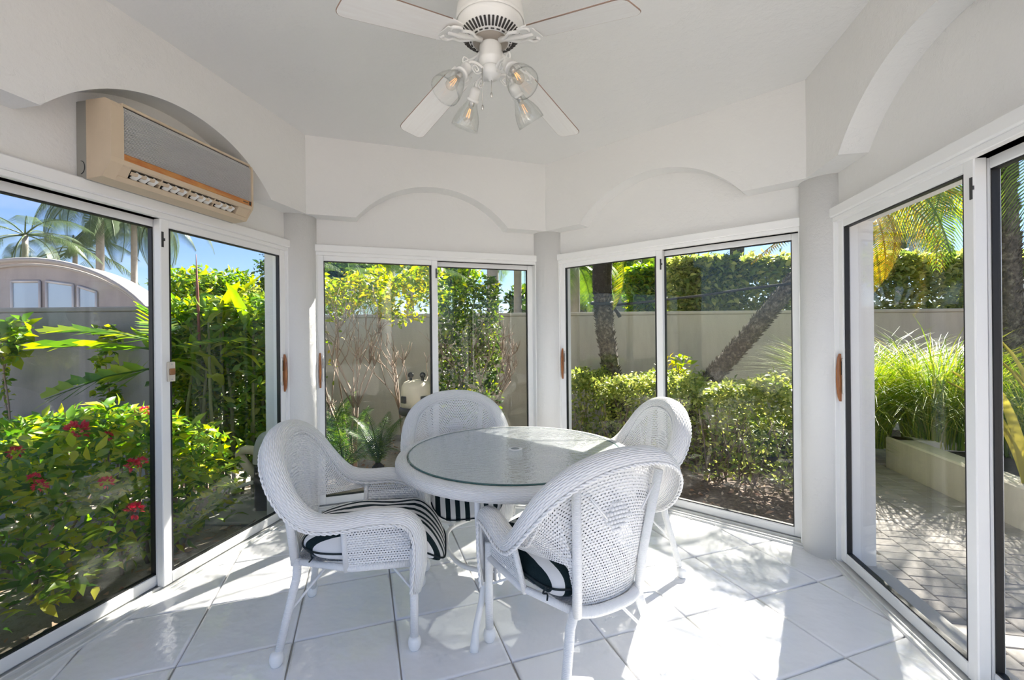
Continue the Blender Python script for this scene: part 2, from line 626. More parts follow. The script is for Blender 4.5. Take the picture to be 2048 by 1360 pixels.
# open rear side and unseen terrace, added to bounce daylight into the room
hb = MB(); hb.box((-9, -14, -.16), (8, Y_BACK-.25, -.012))
tag(hb.build('floor_bounce_terrace', plain('bounce_terrace_stone', (.47, .445, .41), .7, bump=.2, var=.04)), 'unseen stone terrace added behind the photographer to bounce daylight', 'terrace', kind='structure')
for x in (-2.48, 1.53):
    mb = MB(); mb.lathe([(.14, -.02), (.14, Z_CEIL)], 28)
    tag(mb.build('column', STUCCO, None, (x, Y_BACK-.1, 0)), 'round white column of the added terrace behind the photographer, ' + ('left' if x < 0 else 'right'), 'column', kind='structure')

# ------------------------------------------------------------------ sliding doors
def slider(nm, idx, inner_left, label):
    f = wf(nm)
    root = thing('door_%d' % idx, (0, 0, 0), label, 'door', kind='structure')
    s0, s1 = .105, SL-.105
    # head casing board, and the channel below it
    mb = MB(); mb.bbox((s0, -.03, Z_CAS0), (s1, .018, Z_CAS1), .006, f); mb.build('head_casing', WHITE_TRIM, root)
    mb = MB(); mb.bbox((s0+.008, -.13, 2.060), (s1-.008, .004, Z_CAS0+.001), .003, f); mb.build('head_channel', WHITE_AL, root)
    # jambs
    for a, b in ((s0, s0+.028), (s1-.028, s1)):
        mb = MB(); mb.bbox((a, -.13, .0), (b, .002, 2.062), .003, f)
        mb.bbox((a+.004, .0, .0), (a+.012, .005, 2.06), .001, f)
        mb.build('jamb', WHITE_AL, root)
    # sill with two rails
    mb = MB()
    mb.bbox((s0, -.14, -.012), (s1, .035, .012), .004, f)
    mb.bbox((s0, .004, .0), (s1, .012, .022), .002, f)
    mb.bbox((s0, -.052, .0), (s1, -.044, .026), .002, f)
    mb.bbox((s0, -.102, .0), (s1, -.094, .026), .002, f)
    mb.build('sill', SILL_AL, root)
    mid = SL/2
    spans = [(s0+.024, mid+.03), (mid-.03, s1-.024)]
    for k in (0, 1):
        a, b = spans[k]
        inner = (k == 0) == inner_left
        t0, t1 = (-.066, -.022) if inner else (-.118, -.074)
        z0, z1 = .022, 2.064
        wv, wb, wt = .052, .060, .045
        pn = MB()
        pn.bbox((a, t0, z0), (a+wv, t1, z1), .004, f)
        pn.bbox((b-wv, t0, z0), (b, t1, z1), .004, f)
        po = pn.build('sliding_panel', WHITE_AL, root)
        rb = MB()
        rb.bbox((a+wv, t0+.002, z0), (b-wv, t1-.002, z0+wb), .004, f)
        rb.build('rail', WHITE_AL, po)
        rb = MB()
        rb.bbox((a+wv, t0+.002, z1-wt), (b-wv, t1-.002, z1), .004, f)
        rb.build('rail', WHITE_AL, po)
        ga = MB()
        g, tm = .007, (t0+t1)/2
        for q0, q1, zz0, zz1 in ((a+wv, a+wv+g, z0+wb, z1-wt), (b-wv-g, b-wv, z0+wb, z1-wt), (a+wv, b-wv, z0+wb, z0+wb+g), (a+wv, b-wv, z1-wt-g, z1-wt)):
            ga.box((q0, tm-.012, zz0), (q1, tm+.014, zz1), f)
        ga.build('gasket', BLACK_RUB, po)
        gl = MB()
        gl.box((a+wv+.002, tm-.003, z0+wb+.002), (b-wv-.002, tm+.003, z1-wt-.002), f)
        gl.build('pane', GLASS, po)
        if not inner:
            # dark shadow gap / weather strip beside the fixed leaf
            ws = MB()
            q = b-.002 if k == 0 else a-.006
            ws.box((q, -.075, .03), (q+.008, -.03, 2.06), f)
            ws.build('weather_strip', BLACK_RUB, po)
        if inner:
            # wooden pull on the outer stile, lock plate beside it
            hs = a + .020 if k == 0 else b - .020
            h = MB()
            n = 10
            def hp(u, v):
                ang = v*PI
                zz = .98 + .285*u
                bow = .010 + .017*math.sin(PI*u)**.6
                wdt = .0065 + .0035*math.sin(PI*u)
                return f(hs - wdt*math.cos(ang), t1 + bow*math.sin(ang)**.7, zz)
            h.grid(hp, 12, 8)
            h.build('wooden_pull', WOOD, po)
            lk = MB()
            q = hs + (.022 if k == 0 else -.022)
            lk.bbox((q-.007, t1-.002, 1.03), (q+.007, t1+.006, 1.24), .002, f)
            lo = lk.build('lock_plate', STEEL, po)
            lk = MB(); lk.box((q-.003, t1+.0055, 1.14), (q+.003, t1+.008, 1.22), f)
            lk.build('latch_slot', DARK_PL, lo)
        else:
            q = b-.03 if k == 0 else a+.03
            lk = MB(); lk.bbox((q-.014, t1, .97), (q+.014, t1+.02, 1.04), .005, f)
            lk.build('outer_pull', DARK_PL, po)
    # slotted foot bolt high on the meeting stile
    ms = mid - .03 + .012 if not inner_left else mid + .03 - .012
    lk = MB(); lk.box((ms-.006, -.0225, 1.905), (ms+.006, -.0195, 1.99), f); lk.box((ms+.004, -.0225, 1.94), (ms+.013, -.018, 1.955), f)
    lk.build('bolt_slot', DARK_PL, root)
    return root
slider('A', 1, False, 'white sliding glass door under the air conditioner, facing the flowering shrub')
slider('B', 2, True, 'white sliding glass door behind the back chair, facing the pool filter')
slider('C', 3, True, 'white sliding glass door facing the two leaning palm trunks')
slider('D', 4, True, 'white sliding glass door on the right, facing the paved path and grasses')
# little latch box on the left door's meeting stile
fA = wf('A')
t = thing('door_latch', (0, 0, 0), 'small beige latch with a brown slider on the left door stile', 'latch')
t.location = fA(1.10, -.02, 1.21)
lx = MB(); lx.bbox((-.0, -.022, -.055), (.012, .022, .055), .003); lx.build('latch_plate', BEIGE_PL, t)
lx = MB(); lx.bbox((.010, -.016, -.018), (.020, .016, .018), .003); lx.build('slider', plain('brown_plastic', (.28, .13, .05), .5), t)
for z in (-.043, .043):
    lx = MB(); lx.lathe([(.004, 0), (.004, .002), (.0, .0025)], 8, lambda x, y, q, z=z: (.012+q, x, z+y)); lx.build('screw', STEEL, t)
# ================================================================== AIR CONDITIONER (on the left wall, under the arch)
def mat_grille():
    return plain('ac_slat', (.62, .62, .61), .45)
CREAM = plain('aged_cream_plastic', (.60, .48, .345), .42, var=.05)
GREY_BK = plain('ac_grey_backplate', (.30, .29, .26), .5)
AC_DARK = plain('ac_dark_recess', (.012, .013, .018), .6)
AC_WOOD = None
def mat_acwood():
    m = NT('ac_wood_trim')
    c = m.coord('Object', (2, 2, 30))
    col = m.ramp(m.noise(3.0, 4, .6, m.coord('Object', (1.6, 1.6, 6))), [(.35, (.55, .27, .075)), (.62, (.42, .12, .025))])
    return m.done(m.principled(col, .4))
AC_WOOD = mat_acwood()
a, d, n_, L = WL['A']
# local: x along the wall (towards the back), y into the room, z up
acT = Matrix(((d.x, n_.x, 0, 0), (d.y, n_.y, 0, 0), (0, 0, 1, 0), (0, 0, 0, 1)))
ac = thing('air_conditioner', (0, 0, 0), 'cream wall air conditioner with striped grille and wood trim above the left door', 'air conditioner')
o0 = wf('A')(.66, -.028, 2.14)
ac.matrix_world = Matrix.Translation(o0) @ acT
Lx = .84
# grey back plate
mb = MB(); mb.bbox((0, 0, .0), (Lx, .062, .365), .004); mb.build('back_plate', GREY_BK, ac)
mb = MB(); mb.tube([( -.0015, .03+.022*math.sin(q/10*PI*1.0), .055-.03*math.cos(q/10*PI)) for q in range(11)], .0014, 5)
mb.build('pipe_knockout', AC_DARK, ac)
# body: side profile (y, z), swept along x
prof = [(.06, .365), (.17, .365), (.198, .352), (.205, .33), (.205, .095), (.198, .075), (.150, .006), (.06, .0)]
pf = MB()
nP = len(prof)
for x0, x1 in ((0, .055), (Lx-.012, Lx)):
    vs = [(x0, y, z) for y, z in prof] + [(x1, y, z) for y, z in prof]
    pf.add(vs, [tuple(range(nP)), tuple(range(nP, 2*nP))[::-1]] + [(i, i+nP, (i+1) % nP + nP, (i+1) % nP) for i in range(nP)])
# middle: set back behind grille, trim and outlet
mid = [(.06, .365), (.165, .365), (.17, .352), (.178, .33), (.178, .10), (.125, .085), (.112, .008), (.06, .0)]
nM = len(mid)
vs = [(.055, y, z) for y, z in mid] + [(Lx-.012, y, z) for y, z in mid]
pf.add(vs, [(i, i+nM, (i+1) % nM + nM, (i+1) % nM) for i in range(nM)])
pf.bbox((.055, .06, .352), (Lx-.012, .196, .365), .003)
body = pf.build('body', CREAM, ac)
# dark panel behind the slats
mb = MB(); mb.box((.056, .179, .125), (Lx-.013, .185, .352)); mb.build('grille_backing', AC_DARK, ac)
mb = MB()
NS = 33
for k in range(NS):
    z = .130 + (.345-.130)*k/(NS-1)
    y = .199 if z < .325 else .199 - (z-.325)*.55
    mb.box((.056, y-.008, z-.0015), (Lx-.013, y, z+.0015))
gr = mb.build('grille', mat_grille(), ac, label='pale horizontal slats over a dark backing', kind='stuff')
# wood trim
mb = MB(); mb.bbox((.056, .176, .095), (Lx-.012, .206, .125), .003); mb.build('wood_trim', AC_WOOD, ac)
mb = MB(); mb.box((Lx-.085, .2055, .107), (Lx-.045, .2072, .113)); mb.build('name_badge', plain('ac_badge', (.10, .05, .02), .4), ac)
mb = MB(); mb.bbox((Lx-.036, .2045, .098), (Lx-.024, .209, .121), .001); mb.build('indicator', AC_DARK, ac)
def ac_sweep(pts, x0, x1):
    m_ = MB(); n = len(pts)
    vs = [(x0, y, z) for y, z in pts] + [(x1, y, z) for y, z in pts]
    m_.add(vs, [tuple(range(n)), tuple(range(n, 2*n))[::-1]] + [(i, i+n, (i+1) % n + n, (i+1) % n) for i in range(n)])
    return m_
XE = Lx-.012
ac_sweep([(.150, .095), (.203, .095), (.198, .076), (.190, .070), (.150, .078)], .055, XE).build('upper_lip', CREAM, ac)
ac_sweep([(.06, .0), (.060, .014), (.128, .020), (.162, .030), (.166, .024), (.150, .006)], .055, XE).build('lower_lip', CREAM, ac)
ac_sweep([(.1255, .03), (.1265, .084), (.150, .08), (.128, .022)], .10, XE-.09).build('outlet_recess', AC_DARK, ac)
for x0, x1 in ((.055, .10), (XE-.09, XE)):
    ac_sweep([(.11, .012), (.11, .08), (.190, .073), (.158, .020)], x0, x1).build('outlet_end', CREAM, ac)
x0, x1 = .10, XE-.09
dv = ac_sweep([(.120, .020), (.120, .082), (.182, .074), (.152, .026)], -.004, .004).mesh('outlet_divider'); dv.materials.append(CREAM)
for k in range(1, 4): place(dv, 'outlet_divider', ac, (x0+(x1-x0)*k/4, 0, 0))
VANE = plain('ac_vane_grey', (.68, .68, .66), .45)
v = MB(); v.bbox((-.014, -.021, -.0012), (.014, .021, .0012), .0008); vme = v.mesh('vane'); vme.materials.append(VANE)
for k in range(4):
    xa = x0 + (x1-x0)*k/4
    for q in range(3):
        place(vme, 'vane', ac, (xa+.040+q*.042, .163, .048), (.95, .55, .1))
ac_sweep([(.172, .060), (.176, .063), (.168, .050), (.164, .048)], x0+.01, x1-.01).build('flap', CREAM, ac)

# ================================================================== CEILING FAN
FAN_W = plain('fan_white_enamel', (.78, .77, .74), .32, coat=.2)
BLADE = None
def mat_blade():
    m = NT('fan_blade_bleached_wood')
    c = m.coord('Object', (3, 40, 3))
    col = m.ramp(m.noise(2.0, 4, .6, c), [(.3, (.84, .81, .78)), (.7, (.88, .865, .84))])
    return m.done(m.principled(col, .45))
BLADE = mat_blade()
BLADE_EDGE = plain('fan_blade_worn_edge', (.30, .20, .15), .6)
SLOT = plain('fan_vent_slot', (.035, .03, .028), .6)
CHAIN = plain('nickel_chain', (.62, .60, .56), .3, 1)
fd = 1.85
fc = cw(-.078, fd)
ZM = 2.64
fan = thing('ceiling_fan', (fc.x, fc.y, Z_CEIL), 'white four-blade ceiling fan with four clear glass lamp shades', 'ceiling fan', TH)
fz = lambda z: z - Z_CEIL        # children are placed from the ceiling down
mb = MB(); mb.lathe([(.075, 0), (.078, -.02), (.06, -.055), (.022, -.075), (.02, -.08)], 28); mb.build('canopy', FAN_W, fan)
mb = MB(); mb.lathe([(.016, -.07), (.016, fz(ZM+.18))], 14); mb.build('downrod', FAN_W, fan)
mb = MB()
mb.lathe([(.02, .205), (.045, .20), (.05, .175), (.085, .165), (.125, .15), (.138, .13), (.142, .10), (.142, .06), (.136, .035), (.128, .028),
          (.126, .02), (.085, -.006), (.078, -.008)], 44, lambda x, y, z: (x, y, fz(ZM)+z))
motor = mb.build('motor_housing', FAN_W, fan)
mb = MB(); mb.lathe([(.1435, .075), (.1455, .07), (.1455, .062), (.1435, .057)], 44, lambda x, y, z: (x, y, fz(ZM)+z), cap=False); mb.build('trim_band', FAN_W, motor)
sl = MB(); sl.bbox((-.0045, -.019, -.002), (.0045, .019, .002), .0015)
sme = sl.mesh('vent_slot'); sme.materials.append(SLOT)
sl = MB(); sl.bbox((-.0075, -.0028, -.002), (.0075, .0028, .002), .0012)
sme2 = sl.mesh('vent_slot'); sme2.materials.append(SLOT)
tilt = math.atan2(.026, .041)
for k in range(44):
    a = 2*PI*k/44
    o = place(sme, 'vent_slot', motor, (.108*math.sin(a), .108*math.cos(a), fz(ZM)+.0075), (tilt, 0, -a))
for k in range(22):
    a = 2*PI*(k+.5)/22
    o = place(sme2, 'vent_slot', motor, (.0835*math.sin(a), .0835*math.cos(a), fz(ZM)-.0075), (tilt*.3, 0, -a))
# flywheel + switch housing
mb = MB(); mb.lathe([(.072, -.004), (.074, -.012), (.06, -.02), (.045, -.024)], 32, lambda x, y, z: (x, y, fz(ZM)+z)); mb.build('flywheel', plain('fan_flywheel', (.30, .26, .22), .5), fan)
mb = MB(); mb.lathe([(.044, -.02), (.047, -.03), (.047, -.075), (.05, -.082), (.05, -.09), (.040, -.112), (.034, -.118)], 32, lambda x, y, z: (x, y, fz(ZM)+z)); mb.build('switch_housing', FAN_W, fan)
mb = MB(); mb.lathe([(.036, -.116), (.041, -.124), (.042, -.145), (.034, -.158), (.012, -.164), (.009, -.172), (.0, -.175)], 28, lambda x, y, z: (x, y, fz(ZM)+z)); mb.build('light_fitter', FAN_W, fan)
# blades
BW = .066
bl = MB()
prof = []
def bout(r0=.19, r1=.665):
    pts = []
    pts += [(r0, -.048), (r0+.06, -.058), (r1-.05, -BW)]
    for q in range(6): 
        a = -PI/2 + q/5*PI/2
        pts.append((r1-.03+.03*math.cos(a), -BW+.03+.03*math.sin(a)))
    pts += [(x, -y) for x, y in pts[::-1]]
    return pts
bo = bout()
bl.prism(bo, -.003, .003)
bme = bl.mesh('blade'); bme.materials.append(BLADE)
be = MB(); be.tube([(x, y, -.0005) for x, y in bo[1:-1]], .0026, 5, smooth=True)
beme = be.mesh('worn_edge'); beme.materials.append(BLADE_EDGE)
ir = MB()
for s in (-1, 1):
    ir.tube(spline([(.06, 0, 0), (.10, s*.012, -.004), (.14, s*.034, -.006), (.185, s*.030, -.008), (.205, s*.046, -.010), (.238, s*.040, -.010), (.235, s*.022, -.010)], 5), .0065, 7)
ir.tube([(.055, 0, 0), (.12, 0, -.004), (.17, 0, -.008), (.235, 0, -.010)], [.012, .009, .010, .008], 8)
ir.bbox((.19, -.035, -.010), (.26, .035, -.005), .003)
ime = ir.mesh('blade_iron'); ime.materials.append(FAN_W)
for k, az in enumerate((51.5, 134, 225.5, 319)):
    # az is measured from the fan's right-hand side, looking from above
    root = bpy.data.objects.new('blade_arm', ime); COL.objects.link(root); root.parent = fan
    Mx = Matrix.Translation((0, 0, fz(ZM)-.008)) @ Matrix.Rotation(R(az), 4, 'Z') @ Matrix.Rotation(R(14.5), 4, 'Y')
    root.matrix_local = Mx
    b = place(bme, 'blade', root); b.rotation_euler = (R(9), 0, 0)
    place(beme, 'worn_edge', root, None, (R(9), 0, 0))
# light kit
SHADE_G = mat_glass('lamp_shade_glass', (.97, .975, .97), .06)
BULB_G = mat_glass('bulb_glass', (.97, .95, .92), .05)
def mat_fil():
    m = NT('bulb_filament')
    e = m.n('ShaderNodeEmission'); e.inputs[0].default_value = (1.0, .45, .15, 1); e.inputs[1].default_value = .55
    return m.done(e.outputs[0])
FIL = mat_fil()
for k, az in enumerate((37, 127, 217, 307)):
    Ma = Matrix.Translation((0, 0, fz(ZM)-.135)) @ Matrix.Rotation(R(az), 4, 'Z')
    mb = MB()
    mb.tube(spline([(.035, 0, 0), (.07, 0, .012), (.105, 0, .004), (.118, 0, -.022)], 6), .006, 8)
    mb.tube(spline([(.045, 0, -.018), (.075, 0, -.032), (.092, 0, -.014), (.078, 0, .002), (.062, 0, -.012), (.072, 0, -.022), (.08, 0, -.014)], 6), .0032, 6)
    mb.tube(spline([(.11, 0, -.02), (.135, 0, -.006), (.13, 0, .016), (.112, 0, .012), (.118, 0, 0)], 5), .003, 6)
    o = mb.build('lamp_arm', FAN_W, fan)
    o.location = Ma.to_translation(); o.rotation_euler = Ma.to_euler()
    Ms = Ma @ Matrix.Translation((.118, 0, -.022)) @ Matrix.Rotation(R(-38), 4, 'Y')
    mb = MB(); mb.lathe([(.008, .012), (.02, .006), (.0225, -.005), (.0225, -.035), (.027, -.037), (.027, -.048), (.02, -.049)], 20)
    sh = mb.build('shade_holder', FAN_W, fan)
    sh.location = Ms.to_translation(); sh.rotation_euler = Ms.to_euler()
    mb = MB()
    gp = [(.024, -.040), (.025, -.055), (.034, -.075), (.047, -.098), (.056, -.122), (.061, -.148), (.062, -.165), (.0605, -.165), (.0595, -.148), (.0545, -.122), (.0455, -.098), (.0325, -.075), (.0235, -.056)]
    mb.lathe(gp, 30, cap=False); mb.build('glass_shade', SHADE_G, sh)
    mb = MB(); mb.lathe([(.010, -.045), (.0125, -.05), (.0125, -.068), (.010, -.07)], 14); mb.build('bulb_base', CHAIN, sh)
    mb = MB(); mb.lathe([(.010, -.068), (.015, -.078), (.0215, -.098), (.0235, -.112), (.020, -.128), (.010, -.139), (0, -.141)], 18); mb.build('bulb', BULB_G, sh)
    mb = MB()
    for q in range(4):
        a = q*PI/2
        mb.tube([(.004*math.cos(a), .004*math.sin(a), -.08), (.008*math.cos(a), .008*math.sin(a), -.118)], .0011, 5)
    mb.build('filament', FIL, sh)
# pull chains
for dx, dy, l0, l1 in ((-.034, -.03, -.13, -.29), (.002, -.006, -.172, -.225)):
    mb = MB(); mb.tube([(dx, dy, fz(ZM)+l0), (dx*1.02, dy*1.02, fz(ZM)+l1)], .0016, 6)
    mb.lathe([(0, -.022), (.005, -.018), (.006, -.008), (.003, 0)], 10, lambda x, y, z, dx=dx, dy=dy, l1=l1: (dx*1.02+x, dy*1.02+y, fz(ZM)+l1+z))
    mb.build('pull_chain', CHAIN, fan)
# ================================================================== WICKER CHAIRS
WICK_C = (.91, .905, .89)
WICK = mat_wicker('white_wicker', WICK_C, .0125, .0060, 0, .9)
WICK_RIM = mat_wicker('white_wicker_rim', WICK_C, .017, .0075, 0, 1.0, .05)
WICK_H = mat_wicker('white_wicker_open', WICK_C, .0125, .0115, .20, .9, .12)
WICK_T = mat_wicker('table_rim_wicker', (.88, .875, .86), .012, .0065, 0, 1.0)
def mat_wrap():
    m = NT('wrapped_rattan')
    uv = m.n('ShaderNodeTexCoord').outputs['UV']
    sp = m.n('ShaderNodeSeparateXYZ'); m.l(uv, sp.inputs[0])
    a = m.math('ABSOLUTE', m.math('SINE', m.math('MULTIPLY', sp.outputs[1], PI/.0052)))
    return m.done(m.principled((.89, .885, .87), .4, 0, m.bump(a, .5, .002), .4))
WRAP = mat_wrap()
ROD = plain('white_rod', (.86, .855, .84), .42, var=.04)
def mat_stripe():
    m = NT('striped_canvas')
    c = m.coord('Object')
    sp = m.n('ShaderNodeSeparateXYZ'); m.l(c, sp.inputs[0])
    wob = m.math('MULTIPLY', m.math('SUBTRACT', m.noise(7, 2, .5, c), .5), .010)
    fr = m.math('FRACT', m.math('ADD', m.math('DIVIDE', m.math('ADD', sp.outputs[0], wob), .056), .25))
    msk = m.math('LESS_THAN', m.math('ABSOLUTE', m.math('SUBTRACT', fr, .5)), .245)
    weave = m.noise(700, 2, .5, c)
    navy = m.ramp(m.noise(300, 2, .6, c), [(.35, (.004, .012, .015)), (.65, (.010, .026, .030))])
    col = m.mix(msk, (.80, .79, .78), navy)
    h = m.math('ADD', m.math('MULTIPLY', weave, .15), m.noise(9, 3, .5, c))
    return m.done(m.principled(col, .8, 0, m.bump(h, .25, .02), .2))
STRIPE = mat_stripe()
PIPING = plain('dark_piping', (.006, .014, .018), .8)

RIMP = [(.250, .285, .265), (.254, .298, .40), (.258, .292, .52), (.272, .245, .588), (.298, .13, .610), (.318, .0, .604), (.334, -.10, .618),
        (.342, -.18, .668), (.330, -.25, .750), (.286, -.305, .838), (.205, -.345, .902), (.105, -.366, .936), (0, -.372, .946)]
RIMO = [(1, 0, 0), (1, 0, 0), (1, 0, 0), (1, 0, 0), (1, -.05, 0), (1, -.12, 0), (.97, -.25, 0), (.9, -.45, 0), (.75, -.66, 0), (.5, -.86, 0), (.28, -.96, 0), (.12, -1, 0), (0, -1, 0)]
RIMP = [(x, y if y > -.1 else -.1+(y+.1)*.88, z) for x, y, z in RIMP]
half = spline(RIMP, 5); halfo = spline(RIMO, 5)
rim_pts = half + [Vector((-p.x, p.y, p.z)) for p in half[::-1][1:]]
rim_out = halfo + [Vector((-p.x, p.y, p.z)) for p in halfo[::-1][1:]]
NR = len(rim_pts)
def rim_frame(i):
    t = (rim_pts[min(i+1, NR-1)] - rim_pts[max(i-1, 0)]).normalized()
    o = rim_out[i].copy()
    o = (o - t*o.dot(t)).normalized()
    u = t.cross(o).normalized()
    return t, o, u
RR = .046
def rim_inner(i):
    """the edge where the panels meet the roll"""
    t, o, u = rim_frame(i)
    return rim_pts[i] - o*RR*.93 - u*RR*.30
def chair_parts():
    parts = []
    # rolled rim: an open C-shaped shell, hollow underneath
    mb = MB()
    prof = []
    NA = 12
    for k in range(NA+1):
        a = R(-22 + 215*k/NA)          # 0 = inner side, 90 = top, 180 = outer
        prof.append((-math.cos(a)*RR*1.05, math.sin(a)*RR, 0))
    for k in range(NA, -1, -1):
        a = R(-22 + 215*k/NA)
        prof.append((-math.cos(a)*(RR*1.05-.009), math.sin(a)*(RR-.009), 1))
    n = len(prof); vs = []; acc = [0]
    for i in range(NR):
        t, o, u = rim_frame(i)
        if i: acc.append(acc[-1] + (rim_pts[i]-rim_pts[i-1]).length)
        k = 1.0
        e = min(i, NR-1-i)
        if e < 4: k = .72 + .07*e
        for q, w_, _ in prof: vs.append(rim_pts[i] + o*q*k + u*w_*k)
    fs, uvs = [], []
    for i in range(NR-1):
        for k in range(n):
            l = (k+1) % n
            fs.append((i*n+k, i*n+l, (i+1)*n+l, (i+1)*n+k))
            v0, v1 = k*.0145, (k+1)*.0145
            uvs.append([(acc[i], v0), (acc[i], v1), (acc[i+1], v1), (acc[i+1], v0)])
    fs += [tuple(range(n))[::-1], tuple((NR-1)*n+k for k in range(n))]; uvs += [[(0, 0)]*n]*2
    mb.add(vs, fs, uvs, True)
    parts.append(('rolled_rim', mb.mesh('rolled_rim'), WICK_RIM))
    # braid along the inner seam and the outer edge
    for s_ in (0, 1):
        mb = MB()
        for ph in (0, PI):
            pts = []
            for i in range(NR*2-1):
                j = min(i//2, NR-1)
                t, o, u = rim_frame(j)
                p = rim_pts[j] if i % 2 == 0 else (rim_pts[j]+rim_pts[min(j+1, NR-1)])*.5
                base = p - o*RR*1.0 - u*RR*.42 if s_ == 0 else p + o*RR*1.06 - u*RR*.22
                w = i*PI/2.2 + ph
                pts.append(base + u*.0045*math.sin(w) + o*.004*math.cos(w))
            mb.tube(pts, .0042, 5)
        parts.append(('braid', mb.mesh('braid'), ROD))
    # back panel and the two wings below the rim
    i0 = 25; i1 = NR-1-25                     # arm ends of the back shell
    c0 = i0 + 20; c1 = i1 - 20
    def low_center(i):
        u = (i-c0)/(c1-c0)*2-1
        return Vector((-.140*u*-1 if False else -.140*u, -.225-.028*(1-u*u), .398))
    mb = MB()
    def cen(u, v):
        q = c0 + u*(c1-c0); i = int(min(q, c1-1)); fr_ = q-i
        top = rim_inner(i).lerp(rim_inner(i+1), fr_)
        lo = low_center(q)
        p = lo.lerp(top, v)
        p.y -= .020*math.sin(PI*v)*(1-(2*u-1)**2)
        return p
    mb.grid(cen, 16, 16, uv=(.40, .52))
    parts.append(('back_panel', mb.mesh('back_panel'), WICK_H))
    # raised lozenge woven into the back
    mb = MB()
    for r_ in range(-3, 4):
        m_ = 4-abs(r_)
        for q in range(-m_, m_+1):
            c = cen(.5+q*.03+(.015 if r_ % 2 else 0), .62+r_*.030)
            mb.bbox((c.x-.0068, c.y-.012, c.z-.0060), (c.x+.0068, c.y+.010, c.z+.0060), .003)
    parts.append(('woven_lozenge', mb.mesh('woven_lozenge'), ROD))
    for side in (0, 1):
        mb = MB()
        def wing(u, v, side=side):
            q = i0 + u*(c0-i0); i = int(min(q, c0-1)); fr_ = q-i
            if side: top = rim_inner(NR-1-i).lerp(rim_inner(NR-2-i), fr_)
            else: top = rim_inner(i).lerp(rim_inner(i+1), fr_)
            sg = -1 if side else 1
            lo = Vector((sg*(.285 + (.168-.285)*u), -.005 + (-.262+.005)*u, .560))
            return lo.lerp(top, v)
        mb.grid(wing, 12, 8, uv=(.34, .22), flip=bool(side))
        parts.append(('wing_panel', mb.mesh('wing_panel'), WICK_H))
        sg = -1 if side else 1
        # arm panel between the front roll and the middle upright
        mb = MB()
        def arm(u, v, sg=sg):
            y = -.005 + .275*u
            top = Vector((sg*(.285-.035*u), y, .575-.0*u))
            lo = Vector((sg*(.235+.010*u), y, .375))
            return lo.lerp(top, v)
        mb.grid(arm, 8, 8, uv=(.275, .21), flip=not side)
        parts.append(('arm_panel', mb.mesh('arm_panel'), WICK_H))
        mb = MB(); mb.tube([(sg*.230, -.008, .365), (sg*.288, -.008, .60)], .012, 10, uv=True)
        parts.append(('upright', mb.mesh('upright'), WRAP))
        # back post running up to the rim
        pt = rim_pts[50 if not side else NR-1-50]
        mb = MB(); mb.tube([(sg*.150, -.245, .375), (sg*.160, -.262, .55), (pt.x*.97, pt.y+.004, pt.z-.03)], [.0185, .0175, .0165], 12, uv=True)
        parts.append(('back_post', mb.mesh('back_post'), WRAP))
        mb = MB(); mb.tube([(pt.x*.75, pt.y+.03-.045, pt.z-.07), (pt.x*.25, pt.y-.02, pt.z-.11) if False else (pt.x*.1+sg*.06, pt.y+.012-.03, pt.z-.155)], .0038, 6)
        parts.append(('back_brace', mb.mesh('back_brace'), ROD))
        # legs with wrapped feet
        mb = MB(); mb.tube([(sg*.250, .285, .45), (sg*.250, .285, .028)], .0185, 12, uv=True)
        parts.append(('leg', mb.mesh('leg'), WRAP))
        mb = MB(); mb.lathe([(.018, .06), (.026, .05), (.029, .035), (.028, .02), (.023, .006), (.018, 0)], 16, lambda x, y, z, sg=sg: (sg*.25+x, .285+y, z))
        parts.append(('foot_cap', mb.mesh('foot_cap'), WRAP))
        mb = MB(); mb.tube([(sg*.150, -.235, .40), (sg*.172, -.232, .33), (sg*.252, -.288, .028)], [.018, .0185, .017], 12, uv=True)
        parts.append(('leg', mb.mesh('leg'), WRAP))
        mb = MB(); mb.lathe([(.018, .06), (.026, .05), (.029, .035), (.028, .02), (.023, .006), (.018, 0)], 16, lambda x, y, z, sg=sg: (sg*.255+x, -.29+y, z))
        parts.append(('foot_cap', mb.mesh('foot_cap'), WRAP))
        mb = MB(); mb.tube([(sg*.213, -.262, .185), (sg*.06, -.08, .372)], .006, 7)
        parts.append(('brace', mb.mesh('brace'), ROD))
        mb = MB(); mb.tube([(sg*.245, .28, .262), (sg*.06, .10, .372)], .006, 7)
        parts.append(('brace', mb.mesh('brace'), ROD))
        mb = MB(); mb.tube([(sg*.250, .285, .385), (sg*.235, .02, .375), (sg*.150, -.235, .385)], .015, 10, uv=True)
        parts.append(('seat_rail', mb.mesh('seat_rail'), WRAP))
    mb = MB(); mb.tube(spline([(.25, .285, .385), (.12, .297, .385), (-.12, .297, .385), (-.25, .285, .385)], 6), .016, 10, uv=True)
    parts.append(('seat_rail', mb.mesh('seat_rail'), WRAP))
    mb = MB(); mb.tube(spline([(.150, -.235, .385), (.07, -.268, .385), (-.07, -.268, .385), (-.150, -.235, .385)], 6), .021, 10, uv=True)
    parts.append(('seat_rail', mb.mesh('seat_rail'), WRAP))
    mb = MB()
    mb.grid(lambda u, v: Vector(((2*u-1)*(.148+(.245-.148)*v), -.245+.53*v, .388)), 6, 6, uv=(.48, .52))
    parts.append(('seat', mb.mesh('seat'), WICK))
    mb = MB()
    mb.grid(lambda u, v: Vector(((2*u-1)*.235, .290+.006*math.cos((2*u-1)*1.5), .300+.085*v)), 10, 3, uv=(.47, .085))
    parts.append(('apron', mb.mesh('apron'), WICK_H))
    for nme, me, mat in parts: me.materials.append(mat)
    return parts
CH = chair_parts()
